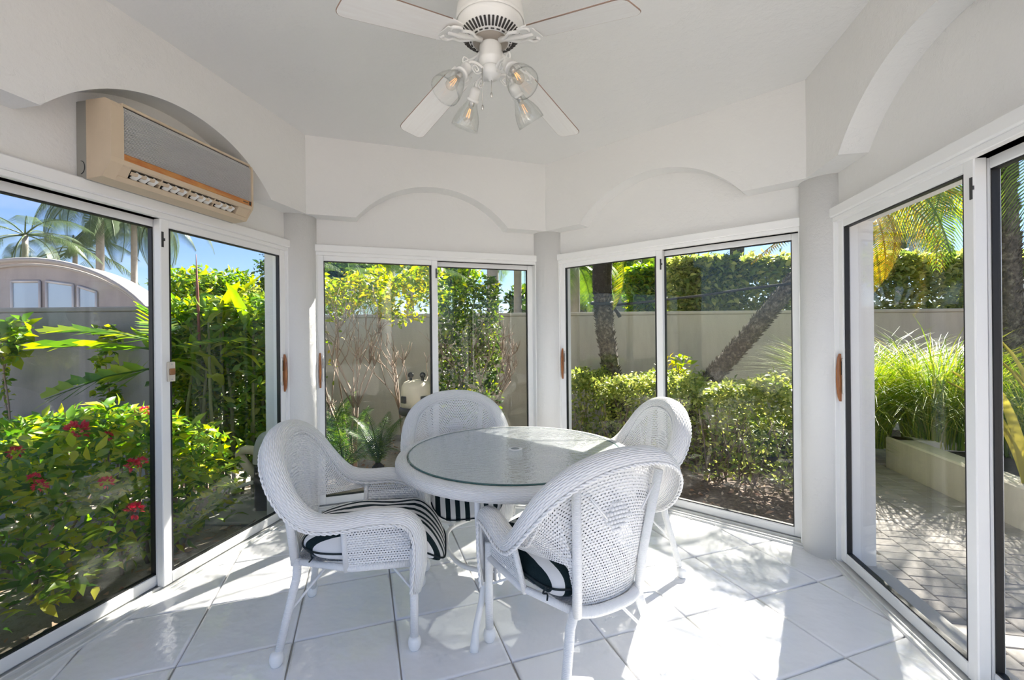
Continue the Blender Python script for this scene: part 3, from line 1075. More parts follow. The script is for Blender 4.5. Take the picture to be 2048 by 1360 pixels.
def cushion_mesh(seed):
    rr = random.Random(seed)
    mb = MB()
    ph = [rr.uniform(0, 6) for _ in range(6)]
    nu, nv = 40, 28
    def sgnp(c, e): return math.copysign(abs(c)**e, c)
    def fn(u, v):
        a = u*2*PI; b = (v-.5)*PI
        ex = .42
        cx, cy = sgnp(math.cos(a), ex), sgnp(math.sin(a), ex)
        cb = abs(math.cos(b))**.42; sb = sgnp(math.sin(b), .9)
        y = cy*cb*.322
        hw = .224 - .012*max(0, -y)/.305
        x = cx*cb*hw
        z = sb*.072*(1+.10*math.sin(5*x/.2+ph[0])*math.cos(4*y/.2+ph[1]))
        z += .012*(1-(x/.24)**2)*(1-(y/.31)**2) if sb > 0 else 0
        if y > .15: z -= (y-.15)**2*4.2
        z -= max(0, abs(x)-.14)**2*3.6
        
        return Vector((x, y, z+.066))
    mb.grid(fn, nu, nv)
    me = mb.mesh('cushion'); me.materials.append(STRIPE)
    # piping around the waist of the cushion
    pb = MB()
    for dz in (-.002,):
        pts = [fn(q/64, .5) + Vector((0, 0, dz)) for q in range(64)]
        pts = [Vector((p.x*1.012, p.y*1.012, p.z)) for p in pts]
        pb.tube(pts, .0042, 6, closed=True)
    pm = pb.mesh('piping'); pm.materials.append(PIPING)
    tms = []
    for sg in (-1, 1):
        tb = MB()
        p = fn((.125+.25 if sg < 0 else .125) + .5, .5)
        p = Vector((sg*.205, -.245, .05))
        tb.tube(spline([p, p+Vector((sg*.02, -.012, .012)), p+Vector((sg*.03, -.004, -.008)), p+Vector((sg*.012, -.006, -.016)), p+Vector((sg*.022, -.02, -.03))], 4), .0035, 6)
        tm = tb.mesh('tie'); tm.materials.append(PIPING); tms.append(tm)
    return me, pm, tms
def make_chair(lat, dep, fwd, label, clabel, seed):
    """fwd: facing direction in the photographer's frame"""
    p = cw(lat, dep)
    fx, fy = fwd
    wx, wy = fx*CT - fy*ST, fx*ST + fy*CT
    rz = math.atan2(-wx, wy)
    t = thing('wicker_chair', (p.x, p.y, 0), label, 'chair', rz, 'wicker armchairs around the table')
    for nme, me, mat in CH: place(me, nme, t)
    cm, pm, tm = cushion_mesh(seed)
    c = thing('seat_cushion', (0, 0, 0), clabel, 'cushion', rz, 'striped seat cushions')
    off = Matrix.Rotation(rz, 4, 'Z') @ Vector((0, .10, .394))
    c.location = (p.x+off.x, p.y+off.y, off.z)
    place(cm, 'cover', c); place(pm, 'piping', c); [place(q_, 'tie', c) for q_ in tm]
    return t
make_chair(-.768, 2.167, (.989, .15), 'white wicker armchair on the left, seen from its side', 'dark green and white striped cushion on the left chair', 1)
make_chair(.24, 1.88, (-.48, .877), 'white wicker armchair in front with its back to the viewer', 'dark green and white striped cushion behind the front chair back', 2)
make_chair(.645, 2.745, (-.995, -.10), 'white wicker armchair on the right side of the table', 'dark green and white striped cushion on the right chair', 3)
make_chair(-.355, 2.96, (.243, -.97), 'white wicker armchair at the far side of the table', 'dark green and white striped cushion on the far chair', 4)

# ================================================================== TABLE
tp = cw(.012, 2.54)
ZT = .735
tab = thing('round_table', (tp.x, tp.y, 0), 'round white wicker table with rippled glass top', 'table', TH)
RI, RO = .605, .672
mb = MB()
ring = [(RI, ZT-.012), (RI+.004, ZT-.002), (RI+.02, ZT), (RO-.022, ZT-.002), (RO-.006, ZT-.010), (RO, ZT-.024), (RO-.001, ZT-.052), (RO-.008, ZT-.060), (RO-.03, ZT-.062), (RI, ZT-.05)]
n = len(ring); NN = 96
vs = [(r*math.cos(2*PI*k/NN), r*math.sin(2*PI*k/NN), z) for k in range(NN) for r, z in ring]
acc = [0]
for i in range(n): 
    a, b = ring[i], ring[(i+1) % n]; acc.append(acc[-1]+math.hypot(a[0]-b[0], a[1]-b[1]))
fs, uvs = [], []
for k in range(NN):
    l = (k+1) % NN
    for i in range(n):
        j = (i+1) % n
        fs.append((k*n+j, k*n+i, l*n+i, l*n+j))
        u0, u1 = k/NN*4.1, (k+1)/NN*4.1
        uvs.append([(u0, acc[i+1]), (u0, acc[i]), (u1, acc[i]), (u1, acc[i+1])])
mb.add(vs, fs, uvs, True)
mb.build('woven_rim', WICK_T, tab)
def mat_rippled():
    m = NT('rippled_glass')
    c = m.coord('Object', (26, 60, 1))
    h = m.noise(1.0, 3, .55, c)
    bp = m.bump(h, .9, .016)
    tr = m.n('ShaderNodeBsdfTransparent'); tr.inputs[0].default_value = (.88, .92, .92, 1)
    df = m.principled((.86, .90, .91), .35, 0, bp)
    gl = m.n('ShaderNodeBsdfGlossy'); gl.inputs['Roughness'].default_value = .04
    m.l(bp, gl.inputs['Normal'])
    lw = m.n('ShaderNodeLayerWeight'); lw.inputs[0].default_value = .5
    m.l(bp, lw.inputs['Normal'])
    fac = m.math('ADD', m.math('MULTIPLY', m.math('POWER', lw.outputs['Facing'], 2.6), .9), .09)
    a = m.n('ShaderNodeMixShader'); a.inputs[0].default_value = .58
    m.l(tr.outputs[0], a.inputs[1]); m.l(df, a.inputs[2])
    b = m.n('ShaderNodeMixShader'); m.l(fac, b.inputs[0]); m.l(a.outputs[0], b.inputs[1]); m.l(gl.outputs[0], b.inputs[2])
    return m.done(b.outputs[0])
mb = MB(); mb.lathe([(0, ZT+.0045), (.598, ZT+.0045), (.601, ZT+.002), (.601, ZT-.004), (.598, ZT-.006), (0, ZT-.006)], 96, smooth=False)
mb.build('glass_top', mat_rippled(), tab)
GEDGE = plain('glass_green_edge', (.05, .12, .11), .2)
mb = MB(); mb.tube([(.6035*math.cos(2*PI*k/96), .6035*math.sin(2*PI*k/96), ZT+.001) for k in range(96)], .0044, 6, closed=True); mb.build('glass_edge', GEDGE, tab)
for k in range(3):
    a = R(20 + 60*k)
    mb = MB(); mb.tube([(.61*math.cos(a), .61*math.sin(a), ZT-.03), (-.61*math.cos(a), -.61*math.sin(a), ZT-.03)], .011, 8); mb.build('cross_bar', ROD, tab)
mb = MB(); mb.lathe([(.024, ZT+.006), (.040, ZT+.006), (.044, ZT+.002), (.044, ZT-.05), (.022, ZT-.05), (.022, ZT+.004)], 28, cap=False); mb.build('umbrella_ring', ROD, tab)
for k in range(4):
    a = R(-108 + 90*k)
    ca, sa = math.cos(a), math.sin(a)
    pts = spline([(.575*ca, .575*sa, ZT-.055), (.565*ca, .565*sa, .55), (.52*ca, .52*sa, .32), (.502*ca, .502*sa, .25), (.535*ca, .535*sa, .17), (.60*ca, .60*sa, .09), (.628*ca, .628*sa, .0)], 6)
    mb = MB(); mb.tube(pts, [.015]*(len(pts)-6) + [.016, .017, .018, .019, .02, .02], 10); mb.build('leg', ROD, tab)
    a2 = a + R(9)
    mb = MB(); mb.tube([(.30*math.cos(a2), .30*math.sin(a2), ZT-.035), (.49*ca, .49*sa, .27)], .008, 8); mb.build('leg_brace', ROD, tab)
mb = MB(); mb.tube([(.40*math.cos(2*PI*k/48), .40*math.sin(2*PI*k/48), .235+.015*math.cos(8*PI*k/48)) for k in range(48)], .012, 8, closed=True); mb.build('ring_stretcher', ROD, tab)
for k in range(4):
    a = R(-108 + 90*k); ca, sa = math.cos(a), math.sin(a)
    mb = MB(); mb.tube([(.39*ca, .39*sa, .25), (.50*ca, .50*sa, .26)], .010, 8); mb.build('ring_stay', ROD, tab)
# ================================================================== GARDEN
ZG = -.09
def mat_ground():
    m = NT('sandy_soil')
    p = m.pos()
    a = m.noise(1.3, 6, .6, p); b = m.noise(22, 5, .65, p)
    col = m.ramp(a, [(.35, (.20, .165, .13)), (.50, (.33, .29, .245)), (.65, (.43, .39, .34))])
    col = m.mix(m.ramp(b, [(.52, (0,0,0)), (.68, (.7,.7,.7))]), col, (.17, .11, .075))
    sp = m.n('ShaderNodeSeparateXYZ'); m.l(p, sp.inputs[0])
    msk = m.math('GREATER_THAN', m.math('ADD', sp.outputs[0], m.math('MULTIPLY', m.noise(1.5, 3, .5, p), .8)), -.1)
    mul = m.ramp(m.noise(30, 5, .7, p), [(.35, (.045, .03, .022)), (.55, (.13, .085, .06)), (.72, (.30, .22, .17))])
    col = m.mix(msk, col, mul)
    return m.done(m.principled(col, .9, 0, m.bump(b, .5, .03)))
def mat_wallpaint(name, c):
    m = NT(name)
    p = m.pos()
    sc = m.n('ShaderNodeMapping'); sc.inputs['Scale'].default_value = (2.2, 2.2, .5); m.l(p, sc.inputs[0])
    st = m.noise(2.0, 6, .65, sc.outputs[0])
    col = m.ramp(st, [(.35, tuple(q*.84 for q in c)), (.62, c)])
    return m.done(m.principled(col, .85, 0, m.bump(m.noise(60, 4, .6, p), .25, .01)))
GROUND_M = mat_ground()
WALL_M = mat_wallpaint('garden_wall_stucco', (.52, .475, .40))
gp = MB(); gp.box((-70, -50, -.4), (70, 90, ZG)); 
tag(gp.build('ground', GROUND_M), 'sandy garden soil around the sunroom', 'ground', kind='structure')

WALL_SHADED = mat_wallpaint('garden_wall_grey_shaded', (.27, .265, .25))  # grey stucco of the left wall, its shade mixed into the colour
def wall_run(p0, p1, h, th, name, label, wm=None):
    wm = wm or WALL_M
    p0, p1 = Vector(p0[:2]), Vector(p1[:2])
    d = (p1-p0).normalized(); nn = Vector((-d.y, d.x))
    L = (p1-p0).length
    xf = lambda s, t, z: (p0.x+d.x*s+nn.x*t, p0.y+d.y*s+nn.y*t, z)
    mb = MB(); mb.bbox((0, 0, ZG-.1), (L, th, h-.05), .01, xf)
    o = mb.build(name, wm)
    tag(o, label, 'garden wall', kind='structure')
    cb = MB(); cb.bbox((-.02, -.015, h-.05), (L+.02, th+.015, h), .008, xf); cb.build('cap', wm, o)
wall_run(cw(-9.5, 4.7), cw(-3.35, 4.7), 1.74, .16, 'wall_garden_left', 'grey stucco garden wall with painted-in shade and vines beyond the red-flowered shrub', WALL_SHADED)
wall_run(cw(-3.35, 4.7), cw(-3.35, 6.7), 1.74, .16, 'wall_garden_return', 'short stucco garden wall with painted-in shade behind the tropical hedge', WALL_SHADED)
wall_run(cw(-3.35, 6.6), cw(12.0, 6.6), 1.725, .16, 'wall_garden_back', 'cream stucco garden wall behind the leaning palm trunks')

# ------------------------------------------------------------------ vectorised leaves
def leaf_mesh(name, c, dr, up, L, W, fold=.18, droop=.25, mat=None, fine=True):
    """five-vertex folded leaves; c,dr,up: (N,3); L,W: (N,)"""
    N = len(c)
    dr = dr/np.linalg.norm(dr, axis=1, keepdims=True)
    sd = np.cross(dr, up); ln = np.linalg.norm(sd, axis=1, keepdims=True); sd = sd/np.maximum(ln, 1e-6)
    nm = np.cross(sd, dr)
    L = np.asarray(L).reshape(-1, 1); W = np.asarray(W).reshape(-1, 1)
    v = np.empty((N, 5, 3))
    v[:, 0] = c
    v[:, 1] = c + dr*L*.45 + sd*W*.5 + nm*W*fold
    v[:, 2] = c + dr*L*.48 - nm*W*.05
    v[:, 3] = c + dr*L*.45 - sd*W*.5 + nm*W*fold
    v[:, 4] = c + dr*L - nm*L*droop
    tri = np.array([[0, 2, 1], [0, 3, 2], [1, 2, 4], [2, 3, 4]])
    K = 5
    if fine:
        v = np.empty((N, 9, 3)); K = 9
        v[:, 0] = c
        v[:, 1] = c + dr*L*.26 - nm*W*.02                     # midrib
        v[:, 2] = c + dr*L*.62 - nm*(L*droop*.30)
        v[:, 3] = c + dr*L - nm*L*droop
        v[:, 4] = c + dr*L*.20 + sd*W*.36 + nm*W*fold*.7
        v[:, 5] = c + dr*L*.52 + sd*W*.50 + nm*(W*fold - L*droop*.18)
        v[:, 6] = c + dr*L*.20 - sd*W*.36 + nm*W*fold*.7
        v[:, 7] = c + dr*L*.52 - sd*W*.50 + nm*(W*fold - L*droop*.18)
        v[:, 8] = c + dr*L*.82 - nm*(L*droop*.62)
        v[:, 8] += sd*W*.0
        tri = np.array([[0, 1, 4], [4, 1, 5], [1, 2, 5], [5, 2, 3], [0, 6, 1], [6, 7, 1], [1, 7, 2], [7, 3, 2]])
        v = v[:, :8]; K = 8
    nT = len(tri)
    f = (np.arange(N)[:, None, None]*K + tri[None]).reshape(-1)
    me = bpy.data.meshes.new(name)
    me.vertices.add(N*K); me.vertices.foreach_set('co', v.reshape(-1))
    me.loops.add(N*nT*3); me.loops.foreach_set('vertex_index', f.astype(np.int32))
    me.polygons.add(N*nT); me.polygons.foreach_set('loop_start', np.arange(0, N*nT*3, 3, dtype=np.int32))
    me.polygons.foreach_set('loop_total', np.full(N*nT, 3, dtype=np.int32))
    if fine: me.polygons.foreach_set('use_smooth', np.ones(N*nT, dtype=bool))
    me.update(); me.validate()
    if mat: me.materials.append(mat)
    return me
def rdir(n, upb=.3, zs=.7):
    d = rng.normal(size=(n, 3)); d[:, 2] = d[:, 2]*zs + upb
    return d/np.linalg.norm(d, axis=1, keepdims=True)
def rup(n):
    u = rng.normal(size=(n, 3))*.55; u[:, 2] += 1
    return u
def cloud(name, pts, size, mat, parent, aspect=.45, upb=.3, droop=.25, kind='stuff', loc=None):
    n = len(pts)
    L = size*rng.uniform(.65, 1.3, n)
    me = leaf_mesh(name, pts, rdir(n, upb), rup(n), L, L*aspect, droop=droop, mat=mat)
    o = place(me, name, parent, loc)
    if kind: o['kind'] = kind
    return o
def ellipsoid(n, c, r, shell=.55):
    d = rng.normal(size=(n, 3)); d /= np.linalg.norm(d, axis=1, keepdims=True)
    k = (shell + (1-shell)*rng.random(n)**.6)[:, None]
    return np.array(c) + d*k*np.array(r)
def boxpts(n, lat, dep, z, shell=.22, rough=.05):
    """points near the faces of a box given in the photographer's frame"""
    u = rng.random((n, 3))
    f = rng.integers(0, 5, n)
    k = rng.random(n)*shell
    for i, (ax, hi) in enumerate(((0, 0), (0, 1), (1, 0), (1, 0), (2, 1))):
        s = f == i
        u[s, ax] = (1-k[s]) if hi else k[s]
    P_ = np.empty((n, 3))
    la = lat[0] + u[:, 0]*(lat[1]-lat[0]); de = dep[0] + u[:, 1]*(dep[1]-dep[0]); zz = z[0] + u[:, 2]*(z[1]-z[0])
    j = rng.normal(size=(n, 3))*rough
    la += j[:, 0]; de += j[:, 1]; zz += j[:, 2]*.6
    P_[:, 0] = la*CT - de*ST; P_[:, 1] = la*ST + de*CT; P_[:, 2] = np.maximum(zz, ZG+.03)
    return P_

G_MIX = mat_leaf('leaf_mixed_green', [(0, (.05, .13, .02)), (.35, (.10, .22, .026)), (.7, (.20, .32, .032)), (1, (.34, .38, .035))])
G_DARK = mat_leaf('leaf_deep_green', [(0, (.018, .055, .014)), (.5, (.045, .11, .022)), (1, (.11, .19, .03))], .35)
G_YEL = mat_leaf('leaf_yellow_green', [(0, (.10, .19, .02)), (.45, (.22, .30, .025)), (.8, (.38, .38, .03)), (1, (.45, .36, .04))])
G_OLIVE = mat_leaf('leaf_olive_hedge', [(0, (.10, .16, .04)), (.5, (.25, .31, .07)), (1, (.48, .49, .15))], .4)
G_BIG = mat_leaf('leaf_glossy_ixora', [(0, (.05, .15, .02)), (.45, (.13, .27, .03)), (.75, (.34, .43, .035)), (1, (.58, .56, .06))], .42, .3, .55)
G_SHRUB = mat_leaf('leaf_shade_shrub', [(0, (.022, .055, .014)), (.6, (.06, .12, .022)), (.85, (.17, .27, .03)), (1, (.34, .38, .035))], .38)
G_FROND = mat_leaf('palm_frond_green', [(0, (.06, .14, .022)), (1, (.17, .28, .04))], .4)
G_GOLD = mat_leaf('palm_frond_gold', [(0, (.26, .27, .025)), (.5, (.42, .33, .03)), (1, (.45, .26, .04))], .45)
G_GREY = mat_leaf('palm_frond_grey_green', [(0, (.045, .085, .035)), (1, (.12, .17, .075))], .3)
G_GRASS = mat_leaf('grass_blade', [(0, (.08, .17, .02)), (.5, (.20, .32, .03)), (.85, (.36, .42, .05)), (1, (.50, .46, .15))], .45, .45)
BARK = plain('twig_bark', (.27, .20, .155), .85, bump=.4, bscale=40, var=.3)
BARKG = plain('grey_bark', (.33, .29, .25), .85, bump=.4, bscale=30, var=.25)
DRY = mat_leaf('dry_leaf', [(0, (.30, .17, .10)), (.5, (.45, .29, .19)), (1, (.58, .45, .34))], .1, .8)

# ------------------------------------------------------------------ hedges
def hedge(lat, dep, z, n, size, mat, label, name='hedge', cat='hedge', group=None, shell=.22, stems=0, aspect=.5):
    c = cw((lat[0]+lat[1])/2, (dep[0]+dep[1])/2, ZG)
    t = thing(name, c, label, cat, 0, group)
    pts = boxpts(n, lat, dep, z, shell) - np.array(c)
    cloud('foliage', pts, size, mat, t, aspect)
    if stems:
        mb = MB()
        for k in range(stems):
            la = random.uniform(lat[0]+.05, lat[1]-.05); de = random.uniform(dep[0]+.1, dep[1]-.1)
            p = cw(la, de, ZG) - c
            q = p + Vector((random.uniform(-.2, .2), random.uniform(-.15, .15), (z[1]-ZG)*random.uniform(.7, .98)))
            m_ = p.lerp(q, .5) + Vector((random.uniform(-.08, .08), random.uniform(-.08, .08), 0))
            mb.tube(spline([p, m_, q], 3), [.014, .013, .012, .011, .009, .007, .005], 5)
        mb.build('stems', BARK, t, kind='stuff')
    return t
# clipped hedges behind the garden wall
hedge((2.75, 9.2), (7.3, 8.1), (1.1, 2.66), 34000, .12, G_OLIVE, 'tall clipped hedge running behind the cream garden wall', shell=.18, stems=14)
hedge((2.25, 2.70), (8.1, 8.7), (1.1, 2.62), 5000, .11, G_MIX, 'narrow square hedge end beside the tiled roof', shell=.3, stems=3)
# low box hedge outside the back right door, in two lengths
def low_hedge(a, b, h, n, label):
    a, b = Vector(a), Vector(b); c3 = (a+b)/2
    c = cw(c3.x, c3.y, ZG)
    t = thing('box_hedge', c, label, 'hedge', 0, 'low box hedges')
    d = (b-a).normalized(); nn = Vector((-d.y, d.x)); L = (b-a).length
    u = rng.random(n)*L; v = rng.uniform(-.36, .36, n); k = rng.random(n)
    zz = np.where(k < .55, h - rng.random(n)**1.6*.22, ZG+.05 + rng.random(n)*(h-ZG))
    zz = zz + .05*np.sin(u*7) + .04*np.sin(u*17+1)
    v = np.where((k > .55) & (rng.random(n) < .75), np.sign(v)*(.36-.12*rng.random(n)), v)
    la = a.x + d.x*u + nn.x*v; de = a.y + d.y*u + nn.y*v
    P_ = np.stack([la*CT-de*ST, la*ST+de*CT, np.maximum(zz, ZG+.04)], 1) - np.array(c)
    cloud('foliage', P_, .058, G_OLIVE, t, .5, .5)
    mb = MB()
    for q in range(int(L*10)):
        s = random.uniform(0, L); vv = random.uniform(-.25, .25)
        p = cw(a.x+d.x*s+nn.x*vv, a.y+d.y*s+nn.y*vv, ZG) - c
        for br in range(3):
            e = p + Vector((random.uniform(-.25, .25), random.uniform(-.25, .25), h*random.uniform(.6, .95)))
            mb.tube([p, p.lerp(e, .5)+Vector((random.uniform(-.05, .05), random.uniform(-.05, .05), .05)), e], [.009, .007, .003], 4)
    mb.build('twigs', BARK, t, kind='stuff')
low_hedge((.72, 5.75), (1.62, 5.15), .86, 5200, 'low leafy hedge under the upright spiky palm trunk')
low_hedge((1.66, 5.1), (3.05, 3.95), .86, 8000, 'low leafy hedge at the foot of the slanting palm trunk')

# tropical hedge outside the left door's far pane
hedge((-3.28, -2.05), (4.05, 4.6), (.12, 1.74), 8500, .10, G_MIX, 'tall mixed tropical hedge with long leaves beside the pump', shell=.5, stems=26, aspect=.4)

# ------------------------------------------------------------------ red-flowered shrub by the left door
RED = mat_leaf('ixora_petal', [(0, (.55, .03, .05)), (1, (.75, .10, .10))], .3, .5)
ix = thing('flowering_shrub', (-3.45, 1.85, ZG), 'dense glossy shrub with red flower heads outside the left door', 'shrub')
lm = []
for k in range(4):
    one = np.zeros((1, 3)); 
    me = leaf_mesh('leaf', one, np.array([[1., 0, .0]]), np.array([[0, 0, 1.]]), np.array([.10]), np.array([.042]), fold=.16, droop=(.05, .15, .28, .4)[k], mat=None)
    me.materials.append(G_BIG); lm.append(me)
def ix_surface(n):
    """points in a lumpy mound x -4.2..-2.72, y .8..2.9"""
    P_ = []
    while len(P_) < n:
        x = random.uniform(-4.15, -2.74); y = random.uniform(.75, 2.95)
        top = .86 + .07*math.sin(3*x+1)*math.cos(4*y) + .05*math.sin(9*y)
        ed = min((x+4.2)/.3, (-2.70-x)/.30, (3.0-y)/.35, 1)
        top *= .35 + .65*math.sqrt(max(ed, 0))
        k = random.random()
        z = top - random.random()**2*.30 if k < .6 else random.uniform(.02, top)
        if k >= .6 and random.random() < .6: x = -2.74 - random.random()*.22
        P_.append((x, y, z))
    return np.array(P_)
P_ = ix_surface(7200)
near = np.argsort(-(P_[:, 0]*1.0) + (P_[:, 2] < .05)*9)          # nearest the glass first
n_big = near[:300]
rest = np.setdiff1d(np.arange(len(P_)), n_big)
cloud('foliage', P_[rest] - np.array([-3.45, 1.85, ZG]), .088, G_BIG, ix, .42, .35)
for i in n_big:
    p = Vector(P_[i]) - Vector((-3.45, 1.85, ZG))
    s = random.uniform(.7, 1.25)
    place(random.choice(lm), 'leaf', ix, p, (random.uniform(-.9, .9), random.uniform(-.9, .35), random.uniform(-2.2, 2.2)), s)
mb = MB()
for k in range(46):
    x, y = random.uniform(-.5, .60), random.uniform(-.95, 1.0)
    p = Vector((x, y, 0)); e = p + Vector((random.uniform(-.2, .12), random.uniform(-.25, .25), random.uniform(.5, .85)))
    mb.tube([p, p.lerp(e, .5)+Vector((random.uniform(-.06, .06), random.uniform(-.06, .06), 0)), e], [.011, .009, .005], 5)
mb.build('stems', BARK, ix, kind='stuff')
fl_spots = [(155, 862, 2.58, .055), (30, 905, 2.2, .03), (265, 930, 2.6, .036), (282, 925, 2.62, .03), (212, 965, 2.44, .032), (67, 957, 2.12, .024), (80, 972, 2.13, .028), (268, 1022, 2.58, .045), (290, 822, 2.95, .03), (215, 872, 2.62, .026)]
for x, y, dep, r in fl_spots:
    p = px(x, y, dep)
    n = 46
    d = rdir(n, .5, .8)
    me = leaf_mesh('flower_head', np.array(p)-np.array(ix.location) + d*r*.6, d, rup(n), np.full(n, r*.7), np.full(n, r*.38), droop=.1, mat=RED)
    place(me, 'flower_head', ix, label='red flower head')

# ------------------------------------------------------------------ palms
def frond_mesh(name, L=1.7, nl=34, ll=.42, lw=.030, droop=.9, lean=.35, mat=None, hang=.35, stalk=.18):
    """a feather frond along +X, arching down"""
    def spine(t): return Vector((L*t*(1-.18*t*droop), 0, lean*L*t - droop*L*.62*t*t))
    mb = MB()
    pts = [spine(k/10) for k in range(11)]
    mb.tube(pts, [.016*(1-.85*k/10)+.002 for k in range(11)], 5)
    for k in range(nl):
        t = stalk + (1-stalk)*(k+.5)/nl
        p = spine(t); tg = (spine(min(t+.02, 1)) - spine(t-.02)).normalized()
        s = ll*math.sin(PI*min(1, .22+.74*t))*random.uniform(.9, 1.08)
        for sg in (-1, 1):
            o = Vector((0, sg, 0))
            d = (tg*(.45+.35*t) + o*.85 + Vector((0, 0, -.12))).normalized()
            m_ = p + d*s*.5; e = p + d*s*.95 + Vector((0, 0, -hang*s))
            wv = tg*lw*.5
            mb.add([p-wv*.6, p+wv*.6, m_+wv, e, m_-wv], [(0, 1, 2, 4), (4, 2, 3)])
    me = mb.mesh(name)
    if mat: me.materials.append(mat)
    return me
FR = {}
for key, mat in (('green', G_FROND), ('gold', G_GOLD), ('grey', G_GREY), ('yel', G_YEL)):
    kk = 40 if key == 'gold' else 42
    FR[key] = [frond_mesh('frond', 1.7, kk, .46, .017, .75, .45, mat), frond_mesh('frond', 1.7, kk, .48, .017, 1.25, .40, mat, .5), frond_mesh('frond', 1.7, 40, .42, .018, .45, .75, mat, .25)]
PLUM = [frond_mesh('frond', 1.7, 80, .30, .012, 1.15, .45, G_GREY, .8), frond_mesh('frond', 1.7, 80, .32, .012, .75, .55, G_GREY, .9), frond_mesh('frond', 1.7, 80, .28, .012, 1.5, .55, G_GREY, .8)]
FR['fine'] = [frond_mesh('frond', 1.7, 50, .40, .013, .8, .45, G_FROND), frond_mesh('frond', 1.7, 50, .42, .013, 1.2, .40, G_FROND, .5)]
FR['fine_grey'] = []
for me_ in FR['fine']:
    m2 = me_.copy(); m2.materials.clear(); m2.materials.append(G_GREY); FR['fine_grey'].append(m2)
FR['sago'] = [frond_mesh('frond', 1.7, 34, .36, .018, .5, .45, G_DARK, .1, .1), frond_mesh('frond', 1.7, 34, .38, .018, .9, .5, G_DARK, .2, .1)]
def ring_trunk(pts, r, n=10, seg=5):
    mb = MB(); sp = spline(pts, seg)
    mb.tube(sp, [r[0] + (r[1]-r[0])*k/(len(sp)-1) for k in range(len(sp))], n)
    return mb, sp
def mat_spike():
    m = NT('palm_leaf_base')
    p = m.pos()
    n = m.noise(24, 5, .7, p)
    col = m.ramp(n, [(.36, (.022, .018, .014)), (.52, (.085, .070, .052)), (.68, (.23, .205, .165))])
    return m.done(m.principled(col, .9, 0, m.bump(n, .8, .03)))
SPIKE = mat_spike()
FIBRE = plain('palm_fibre', (.016, .013, .011), .95, bump=.8, bscale=50, var=.4)
SMOOTH_TR = plain('palm_trunk_smooth', (.36, .32, .28), .8, bump=.25, bscale=14, var=.15)
def palm(base, path, r, fronds, label, smooth=False, fibre_from=None, scale=1.0, group=None, nf=12, mats=('green',), plume=False, elev=(-.2, .9), spikes=True):
    """path: world points from the base up to the crown"""
    base = Vector(path[0])
    t = thing('palm_tree', base, label, 'palm tree', 0, group)
    pts = [Vector(p)-base for p in path]
    mb, sp = ring_trunk(pts, r)
    tr = mb.build('trunk', SMOOTH_TR if smooth else SPIKE, t)
    if not smooth and spikes:
        sb = MB(); tot = len(sp)-1
        nsp = 1100
        for k in range(nsp):
            q = random.random()*.97*tot; i = int(q); c = sp[i].lerp(sp[i+1], q-i)
            tg = (sp[i+1]-sp[i]).normalized()
            a = random.uniform(0, 2*PI); x = tg.orthogonal().normalized(); y = tg.cross(x)
            rr = r[0] + (r[1]-r[0])*q/tot
            o = (x*math.cos(a)+y*math.sin(a))
            s = tg.cross(o)
            b0 = c + o*rr*.9
            tip = b0 + o*rr*.36 + tg*rr*.40
            wv = s*rr*.11
            sb.add([b0-wv-tg*rr*.10, b0+wv-tg*rr*.10, b0+tg*rr*.18, tip], [(0, 1, 3), (1, 2, 3), (2, 0, 3)])
        sb.build('leaf_bases', SPIKE, t, kind='stuff')
    if fibre_from is not None:
        i = int(fibre_from*(len(sp)-1))
        fb = MB(); fb.tube(sp[i:], [r[1]*1.25*(1 - .1*abs(k/(max(1, len(sp)-1-i))-.4)) for k in range(len(sp)-i)], 12); fb.build('fibre_sheath', FIBRE, t)
    top = sp[-1]
    for k in range(nf):
        az = 2*PI*k/nf + random.uniform(-.18, .18)
        src = PLUM if plume else FR[mats[k % len(mats)]]
        me = random.choice(src)
        el = random.uniform(*elev)
        place(me, 'frond', t, top, (0, -el, az), scale*random.uniform(.9, 1.1))
    for az, el, sc_, mk in fronds:
        place(random.choice(FR[mk]), 'frond', t, top, (0, -el, az), sc_)
    return t
AZ = lambda lat, dep: math.atan2(lat*ST+dep*CT, lat*CT-dep*ST)      # azimuth of a direction in the photographer's frame
# upright spiky trunk
b = cw(1.44, 5.95, ZG)
palm(b, [b, px(1226, 770, 5.9), px(1208, 640, 5.9), px(1204, 560, 5.9), px(1204, 500, 5.9), cw(1.15, 5.9, 3.35)], (.118, .105),
     [(AZ(.5, -.86), -.75, .85, 'yel'), (AZ(.75, -.2), -.95, .8, 'yel')],
     'upright spiky palm trunk with dark fibre, in front of the cream wall', fibre_from=.54, scale=1.1, nf=11, mats=('green', 'green', 'yel'), elev=(-.1, .8))
pt_ = COL.objects[-1].parent
o_ = place(FR['yel'][0], 'frond', pt_, px(1222, 462, 5.65)-pt_.location, (0, 1.52, AZ(1, -.15)), .68)
o_ = place(FR['gold'][0], 'frond', pt_, px(1130, 470, 5.6)-pt_.location, (0, 1.45, AZ(-1, -.2)), .75)
# slanting trunk, crown over the right door
b = cw(1.95, 5.35, ZG)
palm(b, [b, px(1402, 785, 5.3), px(1490, 680, 5.25), px(1580, 572, 5.15), px(1660, 478, 5.05), px(1728, 395, 5.0)], (.105, .09),
     [(AZ(-.5, -.8), -1.0, .75, 'gold'), (AZ(.4, -.9), -1.05, .75, 'gold'), (AZ(-.9, .1), -1.0, .8, 'gold'), (AZ(.9, -.1), -.35, .8, 'gold'), (AZ(-1, .2), -.15, .85, 'yel'), (AZ(-.9, -.35), -.35, .8, 'yel'), (AZ(-.2, -.95), -1.2, .7, 'gold')],
     'slanting spiky palm with golden drooping fronds near the right door', fibre_from=.86, scale=.95, nf=11, mats=('gold', 'yel', 'green'), elev=(-.35, .75))
